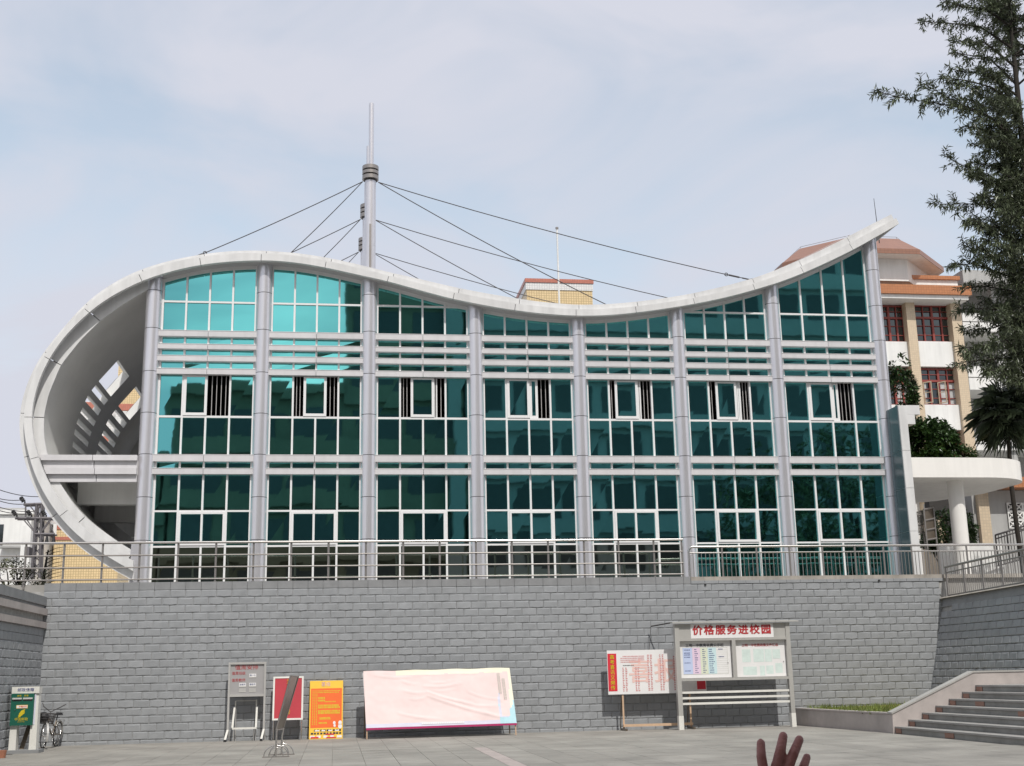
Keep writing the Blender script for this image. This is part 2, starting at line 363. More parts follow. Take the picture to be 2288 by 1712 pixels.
o = rest.build('paving_slabs', M['paving'], court); o['kind'] = 'stuff'

# ------------------------------------------------------------------ split-face bricks
BW, BH = 0.40, 0.20
def brick_geo(seed, w=BW-0.009, h=BH-0.009):
    rnd = random.Random(seed); v = []; f = []
    X = [-w/2, -w/2+0.035, rnd.uniform(-0.06, 0.06), w/2-0.035, w/2]; Z = [-h/2, -h/2+0.018, h/2-0.032, h/2]
    for j, z in enumerate(Z):
        for i, x in enumerate(X):
            edge = i in (0, 4) or j in (0, 3)
            v.append((x + (0 if edge else rnd.uniform(-0.02, 0.02)), -0.010 if edge else -rnd.uniform(0.012, 0.026), z + (0 if edge else rnd.uniform(-0.012, 0.012))))
    for j in range(3):
        for i in range(4): a = j*5+i; f.append([a, a+1, a+6, a+5])
    n = len(v); v += [(-w/2, 0.03, -h/2), (w/2, 0.03, -h/2), (w/2, 0.03, h/2), (-w/2, 0.03, h/2)]
    f += [[0, 4, n+1, n][::-1], [15, 19, n+2, n+3], [0, 15, n+3, n], [4, 19, n+2, n+1]]
    return v, f
BG = [brick_geo(i) for i in range(7)]
BME = []
for v, f in BG:
    me = bpy.data.meshes.new('brick'); me.from_pydata(v, [], f); me.materials.append(M['brick'])
    b = bmesh.new(); b.from_mesh(me); bmesh.ops.recalc_face_normals(b, faces=b.faces); b.to_mesh(me); b.free(); BME.append(me)
def lay(root, items, key, limit=298):
    """items: list of (matrix, scale_x); the largest in view become bricks of their own"""
    items.sort(key=key); rest = MB()
    for k, (mw, sx) in enumerate(items):
        g_ = random.randrange(7)
        if k < limit:
            o = bpy.data.objects.new('brick', BME[g_]); col.objects.link(o); o.parent = root
            o.matrix_local = mw @ Matrix.Diagonal((sx, 1, 1, 1))
        else: rest.add_mesh(BG[g_][0], BG[g_][1], mw @ Matrix.Diagonal((sx, 1, 1, 1)))
    if rest.v:
        o = rest.build('bricks', M['brick_stuff']); o.parent = root; o['kind'] = 'stuff'
# back wall
X0, X1 = -2.14, 22.7
XS = 15.27
wall = thing('retaining_wall', 'long grey split-face brick retaining wall below the glass-fronted building', 'wall', (0, 0, 0))
MB().box(X0-0.3, X1+0.25, WY+0.008, WY+0.40, -0.02, TZ-0.22).build('wall_core', M['mortar'], wall)
items = []
nrow = 20
for k in range(nrow+1):
    zt = TZ-0.20*k-0.205
    zc = zt-0.10
    if zc-0.1 < -0.16: break
    off = 0.2 if k % 2 else 0.0
    x = X0-off
    while x < X1:
        a, b = max(x, X0), min(x+BW, X1)
        if k % 2 == 0 and False: pass
        if b-a > 0.08 and zc > -0.03: items.append((Matrix.Translation(((a+b)/2, WY+random.uniform(-0.003, 0.003), zc)), (b-a-0.012)/(BW-0.012)))
        x += BW
lay(wall, items, lambda it: (it[0].translation.x-5.4)**2 + (it[0].translation.z-1.5)**2*0.3)
# coping course along the top, lower on the right behind a strip of bare concrete
x = X0
while x < XS-0.05:
    w = min(0.40, XS-x); MB().box(x+0.004, x+w-0.004, WY-0.018, WY+0.40, TZ-0.20, TZ).build('coping_stone', M['cap'], wall); x += 0.40
x = XS
while x < X1+0.05:
    w = min(0.40, X1+0.1-x); MB().box(x+0.004, x+w-0.004, WY-0.03, WY+0.20, TZ-0.20, TZ-0.115).build('coping_stone', M['brick'], wall); x += 0.40
MB().box(XS+0.02, 27.5, WY+0.02, WY+0.40, TZ-0.115, TZ-0.005).build('concrete_kerb', M['concrete'], wall)
for px, py in ((1300+1012/3.678, 950+1312/3.678), (1688+1010/3.678, 1262+130/3.678)):
    p = UY(px, py, WY); MB().tube([(p.x, WY-0.05, p.z), (p.x, WY+0.02, p.z)], 0.03, 10).build('drain_pipe', M['black'], wall)
# left return wall with two plain bands
LX = -2.10; LZ = 3.74
lw = thing('side_wall', 'low grey brick side wall with two smooth bands behind the green post box', 'wall', (0, 0, 0))
MB().box(LX-0.5, LX-0.022, -16, WY+0.0, -0.02, LZ-0.2).build('wall_core', M['mortar'], lw)
MB().box(LX-9, LX-0.505, -15.9, WY+0.11, -0.02, LZ-0.35).build('backfill', M['terrace'], lw)
items = []
for k in range(0, 18):
    zc = LZ-0.20-0.10-0.20*k
    if k in (0, 1, 2) or zc < 0: continue
    y = WY-0.0-(0.2 if k % 2 else 0.0)
    y = WY
    first = BW/2 if k % 2 else BW
    while y > -15.6:
        w = first if y == WY else BW
        items.append((Matrix.Translation((LX, y-w/2, zc)) @ Matrix.Rotation(R(90), 4, 'Z'), (w-0.012)/(BW-0.012))); y -= w
lay(lw, items, lambda it: -it[0].translation.y*0-abs(it[0].translation.y+1.9)*0 + abs(it[0].translation.y+5))
MB().box(LX-0.5, LX+0.05, -16, WY-0.03, LZ-0.22, LZ).build('coping', M['cap'], lw)
MB().box(LX-0.5, LX+0.0, -16, WY-0.03, LZ-0.30, LZ-0.225).build('coping_shelf', M['cap'], lw)
MB().box(LX-0.5, LX+0.09, -16, WY-0.03, LZ-0.47, LZ-0.305).build('smooth_band', M['granite'], lw)
MB().box(LX-0.5, LX-0.03, -16, WY-0.03, LZ-0.64, LZ-0.475).build('recess', M['cap'], lw)
MB().box(LX-0.5, LX+0.09, -16, WY-0.03, LZ-0.80, LZ-0.645).build('smooth_band', M['granite'], lw)
# right ramp wall: leans back, top climbs towards the viewer
rw = thing('ramp_wall', 'shaded grey brick wall of the ramp rising behind the granite steps', 'wall', (0, 0, 0))
BAT = 0.255
def rx(z): return 22.75 + BAT*(z-3.39)
def rtop(y): return 3.39 + 0.018*(WY-y)
ang = math.atan(BAT)
core = MB().hexa([(rx(0)+0.02, WY, 0), (30, WY, 0), (30, -15, 0), (rx(0)+0.02, -15, 0), (rx(rtop(WY)-.2)+0.02, WY, rtop(WY)-.2), (30, WY, rtop(WY)-.2), (30, -15, rtop(-15)-.2), (rx(rtop(-15)-.2)+0.02, -15, rtop(-15)-.2)])
core.build('wall_core', M['mortar'], rw)
items = []
for k in range(0, 17):
    zc = 0.12+0.2*k
    y = WY; first = BW/2 if k % 2 else BW
    while y > -11:
        w = first if y == WY else BW
        if zc+0.1 < rtop(y)-0.18:
            mw = Matrix.Translation((rx(zc), y-w/2, zc)) @ Matrix.Rotation(R(-90), 4, 'Z') @ Matrix.Rotation(-ang, 4, 'X')
            items.append((mw, (w-0.012)/(BW-0.012)))
        y -= w
lay(rw, items, lambda it: abs(it[0].translation.y+3.5))
MB().hexa([(rx(rtop(WY)-.22)-0.02, WY, rtop(WY)-.24), (23.4, WY, rtop(WY)-.24), (23.4, -15, rtop(-15)-.24), (rx(rtop(-15)-.22)-0.02, -15, rtop(-15)-.24),
           (rx(rtop(WY))-0.02, WY, rtop(WY)), (23.4, WY, rtop(WY)), (23.4, -15, rtop(-15)), (rx(rtop(-15))-0.02, -15, rtop(-15))]).build('coping', M['cap'], rw)

# ------------------------------------------------------------------ planter and steps
PX = 18.05; SY = -7.455
pl = thing('planter', 'granite planter bed with grass beside the steps', 'planter', (PX, -2, 0))
MB().hexa([(PX, WY-0.03, -0.01), (PX+0.16, WY-0.03, -0.01), (18.36+0.16, SY+0.2, -0.01), (18.36, SY+0.2, -0.01), (PX, WY-0.03, 0.42), (PX+0.16, WY-0.03, 0.42), (18.36+0.16, SY+0.2, 0.42), (18.36, SY+0.2, 0.42)]).build('side_slab', M['granite'], pl)
MB().hexa([(PX-0.02, WY-0.03, 0.424), (PX+0.2, WY-0.03, 0.424), (18.36+0.2, SY+0.2, 0.424), (18.34, SY+0.2, 0.424), (PX-0.02, WY-0.03, 0.46), (PX+0.2, WY-0.03, 0.46), (18.36+0.2, SY+0.2, 0.46), (18.34, SY+0.2, 0.46)]).build('coping', M['granite'], pl)
MB().hexa([(PX+0.16, WY-0.03, 0), (21.9, WY-0.03, 0), (21.9, SY+0.2, 0), (18.5, SY+0.2, 0), (PX+0.16, WY-0.03, 0.44), (21.9, WY-0.03, 0.50), (21.9, SY+0.2, 0.44), (18.5, SY+0.2, 0.38)]).build('soil', M['soil'], pl)
gb = MB(); rg = random.Random(3)
for k in range(5200):
    x = rg.uniform(PX+0.22, 21.8); y = rg.uniform(SY+0.25, WY-0.05)
    d = mnoise.noise((x*1.1, y*1.1, 0))
    if d < -0.28 or rg.random() < (x-19.0)*0.3: continue
    h = rg.uniform(0.05, 0.13)*(1.2+d); a = rg.uniform(0, 6.28); w = 0.012; lx, ly = rg.uniform(-.06, .06), rg.uniform(-.06, .06); z = 0.40+0.05*(x-PX)/4
    gb.quad((x-w*math.cos(a), y-w*math.sin(a), z), (x+w*math.cos(a), y+w*math.sin(a), z), (x+lx, y+ly, z+h))
o = gb.build('grass', M['grass'], pl); o['kind'] = 'stuff'
st = thing('stone_steps', 'wide flight of granite steps climbing beside the grass planter', 'steps', (18.4, SY-0.2, 0))
ch = [(18.345, -0.01), (18.36, 0.43), (20.49, 1.335), (25.5, 1.335), (25.5, -0.01)]
MB().prism(ch, 'y', SY, SY+0.20).build('cheek_wall', M['granite'], st)
cp = [(18.34, 0.432), (20.485, 1.338), (25.5, 1.338), (25.5, 1.376), (20.475, 1.376), (18.34, 0.474)]
MB().prism(cp, 'y', SY-0.02, SY+0.24).build('cheek_coping', M['light_stone'], st)
RH, GO = 0.150, 0.352
for k in range(7):
    x = 18.39+GO*k; y = SY-0.003; j = 0
    MB().box(x+0.03, x+GO+0.05, SY-14, SY-0.004, RH*k-0.01, RH*(k+1)-0.042).build('step_body', M['riser'], st)
    while y > SY-13.5:
        d = 1.2
        o = MB().box(x, x+GO+0.02, y-d+0.006, y, RH*(k+1)-0.038, RH*(k+1)).build('tread', M['tread'], st)
        red = (j == 0) or (k*3+j*5) % 7 == 3
        if red: MB().box(x+0.012, x+0.028, y-(0.28 if j == 0 else 0.4), y-0.01, RH*k+0.002, RH*(k+1)-0.040).build('riser_stone', M['riser_red'], st)
        y -= d; j += 1
MB().box(18.39+GO*7+0.02, 26, SY-14, SY-0.004, -0.01, RH*7).build('landing', M['tread'], st)
# ------------------------------------------------------------------ the curved-roof building
Lm = [(2008.8,499.7),(1981,516.3),(1950.8,532.9),(1911.5,555.6),(1866,578),(1803,607),(1748.6,628.5),(1686,647.6),(1626,663.9),(1561,677.5),(1495.8,688.4),(1427.8,697.9),(1354,705),(1289.4,706),(1207.8,700.6),(1142.6,692.4),(1072,680.2),(1005.5,666.8),(936,648),(866,628),(793,612.4),(726.9,597.3),(660,586),(598,581),(516.6,583.7),(448.6,591.1),(380.6,606),(315.4,627),(244.7,663.1),(201.2,694.4),(141.4,752.9),(108.8,801.8),(89.7,840),(76.1,884),(68.5,930),(70.7,960),(77.5,995),(87,1030),(102,1068.6),(136,1123),(168.6,1163),(212,1201.8),(271.9,1239),(298,1253)]
To = [(1991.5,479),(1941.7,504),(1887,533),(1816,568),(1748.6,598),(1688.8,620.4),(1626,638),(1544.7,656.6),(1474,668),(1417,675),(1354,680.2),(1289,681.6),(1207.8,674.8),(1145,665.5),(1072,653),(1009,640.5),(936,623),(870.7,609),(811.5,593.5),(730,575),(660,565),(587,559.5),(516.6,560.4),(448.6,568.3),(380.6,581.6),(308.6,603.3),(244.7,636),(187.6,679.4),(136,739),(92.4,792.3),(65.3,842.6),(49.7,890),(42,930),(43,975),(52,1020),(66,1068),(87,1115),(115,1160),(147,1196),(181,1227),(225.7,1257),(272,1285),(298,1298)]
Ri = [(350,636),(326,649.5),(271.9,682),(223,717.5),(179.4,761),(136,815.4),(108.8,880.6),(97.9,930),(98,973),(106,1018),(130.5,1074),(163,1125.7),(190,1155.6),(217.5,1178),(258,1207),(299,1231.7)]
YF, YO, YR = -0.50, -0.34, -0.16      # main fascia, stepped-back upper fascia, ring inside the loop
def curve(pts, Y, n, sm=4):
    p = [UY(x, y, Y) for x, y in pts]; p = [(q.x, q.z) for q in p]
    L_ = [0]
    for a, b in zip(p, p[1:]): L_.append(L_[-1]+math.hypot(b[0]-a[0], b[1]-a[1]))
    def res(p, L_):
        return [(interp(L_[-1]*i/n, L_, [q[0] for q in p]), interp(L_[-1]*i/n, L_, [q[1] for q in p])) for i in range(n+1)]
    q = res(p, L_)
    for _ in range(sm):
        q = [q[0]] + [((q[i-1][0]+2*q[i][0]+q[i+1][0])/4, (q[i-1][1]+2*q[i][1]+q[i+1][1])/4) for i in range(1, n)] + [q[-1]]
    return q
N = 240
CL = curve(Lm, YF, N, 10); CO_ = curve(To, YO, 900, 30)
def match(src, dst):
    out, j0 = [], 0; n = len(dst)
    for i, p in enumerate(src):
        hi = min(n, j0+60); j = min(range(j0, hi), key=lambda j: (dst[j][0]-p[0])**2+(dst[j][1]-p[1])**2); out.append(dst[j]); j0 = j
    for _ in range(6): out = [out[0]]+[((out[i-1][0]+2*out[i][0]+out[i+1][0])/4, (out[i-1][1]+2*out[i][1]+out[i+1][1])/4) for i in range(1, len(out)-1)]+[out[-1]]
    return out
CO = match(CL, CO_); CO[0] = CO_[0]; CO[-1] = CO_[-1]
# fraction of the width taken by the main fascia
def tmain(i): return interp(i/N, [0, 0.45, 0.58, 0.66, 0.8, 1], [0.50, 0.52, 0.62, 0.68, 0.60, 0.52])
CM = [(a[0]+(b[0]-a[0])*tmain(i), a[1]+(b[1]-a[1])*tmain(i)) for i, (a, b) in enumerate(zip(CL, CO))]
# the upper facade only: soffit height over X
top_part = [p for p in CL if p[1] > 11.5]
tx = sorted([(p[0], p[1]) for p in top_part if p[0] > -1.5])
def soff(x): return interp(x, [p[0] for p in tx], [p[1] for p in tx])

bld = thing('curved_roof_building', 'white building with a wave-shaped roof, silver columns and green glass', 'building', (10, 0, TZ))
# fascia panels
joints_px = [(1907,557),(1800,608),(1683,648),(1557,678),(1427,698),(1288,706),(1145,693),(1008,667),(868,628),(727,597),(586,581),(444,592),(313,627),(196,698),(106,806),(68.5,930),(83,1018),(150,1142)]
def near_i(px):
    p = UY(px[0], px[1], YF); return min(range(N+1), key=lambda i: (CL[i][0]-p.x)**2+(CL[i][1]-p.z)**2)
J = [0] + [near_i(p) for p in joints_px] + [N]
J = sorted(set(J))
def panels(inner, outer, y0, y1, mt, shift=0.0):
    for a, b in zip(J, J[1:]):
        mb = MB(); g = 0.055
        ts = [a+g] + [i for i in range(a+1, b)] + [b-g]
        if a == 0: ts[0] = a
        if b == N: ts[-1] = b
        def at(c, t):
            t = min(max(t+shift*(0 < t < N), 0), N); i = min(int(t), N-1); u = t-i
            return (c[i][0]+(c[i+1][0]-c[i][0])*u, c[i][1]+(c[i+1][1]-c[i][1])*u)
        n = 0
        for k, t in enumerate(ts):
            p, q = at(inner, t), at(outer, t)
            mb.v += [(p[0], y0, p[1]), (q[0], y0, q[1]), (q[0], y1, q[1]), (p[0], y1, p[1])]
        for k in range(len(ts)-1):
            for e in range(4): mb.face([k*4+e, k*4+(e+1) % 4, k*4+4+(e+1) % 4, k*4+4+e], False)
        mb.face([0, 1, 2, 3]); m_ = (len(ts)-1)*4; mb.face([m_+3, m_+2, m_+1, m_])
        o = mb.build('fascia_panel', mt, bld)
panels(CL, CM, YF, YO-0.01, M['white_panel'])
CMi = [(a[0]+(b[0]-a[0])*(tmain(i)-0.12), a[1]+(b[1]-a[1])*(tmain(i)-0.12)) for i, (a, b) in enumerate(zip(CL, CO))]
panels(CMi, CO, YO, YO+0.12, M['white_panel'], shift=-0.9)
# dark backing seen in the joints
def band(inner, outer, y, mt, name, i0=0, i1=N):
    mb = MB()
    for i in range(i0, i1):
        mb.quad((inner[i][0], y, inner[i][1]), (outer[i][0], y, outer[i][1]), (outer[i+1][0], y, outer[i+1][1]), (inner[i+1][0], y, inner[i+1][1]))
    return mb.build(name, mt, bld)
shr = lambda c, d, f: [(a[0]+(b[0]-a[0])*f, a[1]+(b[1]-a[1])*f) for a, b in zip(c, d)]
band(shr(CL, CM, 0.08), shr(CL, CM, 0.92), YF+0.05, M['groove'], 'joint_backing')
band(shr(CM, CO, 0.05), shr(CM, CO, 0.95), YO+0.05, M['groove'], 'joint_backing')
# roof slab over the hall
iR = min(range(N//3, N), key=lambda i: abs(CL[i][0]-0.25) + (0 if CL[i][1] > 12 else 99))
iRo = min(range(N//3, N), key=lambda i: abs(CO[i][0]-CL[iR][0]) + (0 if CO[i][1] > 12 else 99))
YB = 12.0
roof = MB(); K = 120
for k in range(K+1):
    t = iR*k/K; i = min(int(t), N-1); u = t-i; p = (CL[i][0]+(CL[i+1][0]-CL[i][0])*u, CL[i][1]+(CL[i+1][1]-CL[i][1])*u)
    t = iRo*k/K; i = min(int(t), N-1); u = t-i; q = (CO[i][0]+(CO[i+1][0]-CO[i][0])*u, CO[i][1]+(CO[i+1][1]-CO[i][1])*u)
    roof.v += [(p[0], YO-0.005, p[1]+0.004), (q[0], YO+0.1, q[1]-0.03), (q[0], YB, q[1]-0.03), (p[0], YB, p[1]+0.004)]
for k in range(K):
    for e in range(4): roof.face([k*4+e, k*4+(e+1) % 4, k*4+4+(e+1) % 4, k*4+4+e], e in (1, 3))
roof.face([0, 1, 2, 3]); roof.face([K*4+3, K*4+2, K*4+1, K*4])
roof.build('roof', M['soffit'], bld)
# the pointed tip: soffit of the fascia at the right end
# the loop at the left: lined shell with two rows of openings
CR = curve(Ri, YR, 120, 4)
iA = min(range(N//3, N), key=lambda i: abs(CO[i][0]-CR[0][0]-0.1) + (0 if CO[i][1] > 12 else 99))
kA = min(range(len(CO_)//3, len(CO_)), key=lambda i: abs(CO_[i][0]-CR[0][0]+0.15) + (0 if CO_[i][1] > 12 else 99))
CRO = match(CR, CO_[kA:])
def out_at(t):
    i = min(int(t), 119); u = t-i; return (CRO[i][0]+(CRO[i+1][0]-CRO[i][0])*u, CRO[i][1]+(CRO[i+1][1]-CRO[i][1])*u)
SHT = 0.45
def shell_at(t):
    p, q = in_at(t), out_at(t); return (p[0]+(q[0]-p[0])*SHT, p[1]+(q[1]-p[1])*SHT)
def in_at(t):
    i = min(int(t), 119); u = t-i; return (CR[i][0]+(CR[i+1][0]-CR[i][0])*u, CR[i][1]+(CR[i+1][1]-CR[i][1])*u)
holes_px = [((267.8,804.5),(227,852)),((220.2,860.3),(210.7,872.5)),((207,883.4),(197,897)),((193.6,910.5),(185.7,922.8)),((183.5,935),(176.9,946)),((175.2,958.5),(171.2,970.7)),((169.6,986),(167.6,998)),((166.5,1012),(166,1022))]
zl = [c[1] for c in CR[::-1]]; tl = [120-i for i in range(121)]
hs = []
for a, b in holes_px:
    za, zb = UY(a[0], a[1], 3.8).z, UY(b[0], b[1], 3.8).z
    hs.append((interp(za, zl, tl), interp(zb, zl, tl)))
for za, zb in ((6.75, 6.2), (6.0, 5.55), (5.38, 5.02)):
    hs.append((interp(za, zl, tl), interp(zb, zl, tl)))
ts = sorted(set([float(i) for i in range(0, 121, 2)] + [round(v, 3) for h in hs for v in h]))
YS = [YR+0.001, 3.8, 6.0, 7.5, 9.9, 13.0]
def is_hole(t0, t1, j):
    m = (t0+t1)/2; return j in (1, 3) and any(a-1e-3 <= m <= b+1e-3 for a, b in hs)
sh_in, sh_out = MB(), MB()
for t0, t1 in zip(ts, ts[1:]):
    p0, p1, q0, q1 = in_at(t0), in_at(t1), shell_at(t0), shell_at(t1)
    for j in range(5):
        y0, y1 = YS[j], YS[j+1]
        if is_hole(t0, t1, j):
            continue
        sh_in.quad((p0[0], y0, p0[1]), (p1[0], y0, p1[1]), (p1[0], y1, p1[1]), (p0[0], y1, p0[1]), smooth=True)
        sh_out.quad((q0[0], max(y0, YO+0.125), q0[1]), (q1[0], max(y0, YO+0.125), q1[1]), (q1[0], y1, q1[1]), (q0[0], y1, q0[1]))
    sh_out.quad((p0[0], YS[-1], p0[1]), (p1[0], YS[-1], p1[1]), (q1[0], YS[-1], q1[1]), (q0[0], YS[-1], q0[1]))
for a, b in hs:
    for j in (1, 3):
        sh_rev = MB()
        for t in (a, b):
            p, q = in_at(t), shell_at(t); sh_rev.quad((p[0], YS[j], p[1]), (q[0], YS[j], q[1]), (q[0], YS[j+1], q[1]), (p[0], YS[j+1], p[1]))
        p, q, p2, q2 = in_at(a), shell_at(a), in_at(b), shell_at(b)
        for y in (YS[j], YS[j+1]): sh_rev.quad((p[0], y, p[1]), (p2[0], y, p2[1]), (q2[0], y, q2[1]), (q[0], y, q[1]))
        sh_rev.build('opening_reveal', M['white_wall'], bld)
sh_in.build('loop_lining', M['shell'], bld); sh_out.build('loop_outside', M['silver'], bld)
# ring face set back behind the fascia, in panels
jr = [0.0] + sorted(min(range(121), key=lambda t: (in_at(t)[0]-UY(p[0], p[1], YR).x)**2+(in_at(t)[1]-UY(p[0], p[1], YR).z)**2) for p in ((222,717),(135,816),(97.9,931),(188,1154))) + [120.0]
for a, b in zip(jr, jr[1:]):
    mb = MB(); n_ = 16
    for k in range(n_):
        t0 = a+0.12+(b-a-0.24)*k/n_; t1 = a+0.12+(b-a-0.24)*(k+1)/n_
        P = [in_at(t0), in_at(t1)]; Q = [out_at(t0), out_at(t1)]
        Q = [(p[0]+(q[0]-p[0])*0.88, p[1]+(q[1]-p[1])*0.88) for p, q in zip(P, Q)]
        mb.quad((P[0][0], YR-0.006, P[0][1]), (P[1][0], YR-0.006, P[1][1]), (Q[1][0], YR-0.006, Q[1][1]), (Q[0][0], YR-0.006, Q[0][1]))
        mb.quad((P[0][0], YR-0.006, P[0][1]), (P[1][0], YR-0.006, P[1][1]), (P[1][0], YR+0.12, P[1][1]), (P[0][0], YR+0.12, P[0][1]))
    mb.build('ring_panel', M['white_panel'], bld)
# back wall of the loop, ribs
mb = MB()
for t0, t1 in zip(range(0, 120, 2), range(2, 121, 2)):
    p0, p1 = in_at(t0), in_at(t1); mb.quad((p0[0], 12.9, p0[1]), (p1[0], 12.9, p1[1]), (0.6, 12.9, p1[1]), (0.6, 12.9, p0[1]))
mb.build('loop_end_wall', M['shell'], bld)
for y0, y1 in ((3.0, 3.5), (6.5, 7.0), (10.0, 10.5)):
    mb = MB()
    lo = [t for t in range(120) if in_at(t)[1] < 7.4]
    for t in lo:
        A = [in_at(t), in_at(t+1)]
        def ins(p): return (p[0]+0.22, p[1]+0.22)
        B_ = [ins(a) for a in A]
        mb.quad((A[0][0], y0, A[0][1]), (A[1][0], y0, A[1][1]), (B_[1][0], y0, B_[1][1]), (B_[0][0], y0, B_[0][1]))
        mb.quad((B_[0][0], y0, B_[0][1]), (B_[1][0], y0, B_[1][1]), (B_[1][0], y1, B_[1][1]), (B_[0][0], y1, B_[0][1]))
    mb.build('loop_rib', M['white_panel'], bld)
# floor across the loop with its edge bands and downstand beams
lowi = [i for i in range(N//2, N+1) if CL[i][1] < 9.0]
def lx(z): return interp(z, [CL[i][1] for i in lowi[::-1]], [CL[i][0] for i in lowi[::-1]])
zr_ = [in_at(t)[1] for t in range(60, 121)][::-1]; xr_ = [in_at(t)[0] for t in range(60, 121)][::-1]
def lxr(z): return interp(z, zr_, xr_)
EY = -0.22
for z0, z1, y, mt in ((7.645, 7.80, EY-0.09, 'beam'), (7.435, 7.64, EY, 'beam'), (7.255, 7.43, EY-0.09, 'beam'), (7.045, 7.25, EY, 'beam')):
    xa = lx((z0+z1)/2)+0.02; xm = xa+(0-0.2-xa)*0.535
    for a, b in ((xa, xm-0.008), (xm+0.008, -0.215)):
        MB().hexa([(a if a != xa else lx(z0)+0.01, y, z0), (b, y, z0), (b, YR+0.05, z0), (a if a != xa else lx(z0)+0.01, YR+0.05, z0), (a if a != xa else lx(z1)+0.01, y, z1), (b, y, z1), (b, YR+0.05, z1), (a if a != xa else lx(z1)+0.01, YR+0.05, z1)]).build('edge_band', M[mt], bld)
MB().box(lxr(7.5)+0.05, 0.1, YR+0.06, 12.85, 7.25, 7.66).build('loop_floor', M['white_wall'], bld)
for y, px_, pz in ((0.9, 172, 1127), (2.6, 210, 1167), (4.6, 255, 1200)):
    zb_ = UY(240, pz, y).z; MB().box(UY(px_, pz, y).x, 0.1, y, y+0.3, zb_, 7.245).build('downstand_beam', M['white_wall'], bld)
pa = UY(292, 1260, -0.2).x; MB().box(pa, pa+0.24, -0.28, 0.1, TZ-0.02, 5.33).build('pier', M['silver'], bld)

# columns in cladding segments
CX = [3.2*v for v in (0, 0.9947, 1.9704, 2.9684, 3.9592, 4.9439, 5.9205, 7.0)]
CR_ = 0.232
ZJ = [TZ-0.01, 5.40, 6.62, 7.85, 9.06, 10.29, 11.585, 12.735, 13.93]
for x in CX:
    top = soff(x)
    c = MB().cyl((x, 0), CR_-0.012, TZ-0.02, top+0.1, 16).build('column', M['groove'], bld)
    zs = [z for z in ZJ if z < top-0.15] + [top+0.16]
    for a, b in zip(zs, zs[1:]):
        MB().cyl((x, 0), CR_, a+(0.009 if a > TZ else 0), b-0.009, 28).build('cladding_panel', M['silver'], c)

# curtain wall
GY = 0.04
beams = [(11.364, 11.534), (10.984, 11.126), (10.622, 10.775), (10.224, 10.385), (7.654, 7.845), (7.285, 7.447)]
sashes = [dict(s=[(0, .52)], o=[(.54, 1)], e=[]), dict(s=[(.22, .75)], o=[(0, .20), (.76, 1)], e=[]), dict(s=[(.22, .76)], o=[(0, .20), (.84, 1)], e=[(.77, .83)]),
          dict(s=[(0, .53), (.53, .73)], o=[(.74, 1)], e=[]), dict(s=[(.12, .68)], o=[(0, .11), (.77, 1)], e=[(.69, .76)]),
          dict(s=[(.15, .68)], o=[(0, .14), (.80, 1)], e=[(.70, .79)]), dict(s=[(0, .53), (.53, .68)], o=[(.69, 1)], e=[])]
FW = 0.055
def pane(x0, x1, z0, z1, par, name='pane', y=GY, topf=None, g='glass'):
    j = [random.uniform(-0.0022, 0.0022) for _ in range(4)]; mb = MB()
    if topf is None:
        mb.hexa([(x0, y+j[0], z0), (x1, y+j[1], z0), (x1, y+0.02+j[1], z0), (x0, y+0.02+j[0], z0), (x0, y+j[2], z1), (x1, y+j[3], z1), (x1, y+0.02+j[3], z1), (x0, y+0.02+j[2], z1)])
    else:
        n = 5; poly = [(x0, z0), (x1, z0)] + [(x1+(x0-x1)*k/n, max(topf(x1+(x0-x1)*k/n), z0+0.002)) for k in range(n+1)]
        mb.prism(poly, 'y', y, y+0.02)
    return mb.build(name, M[g], par)
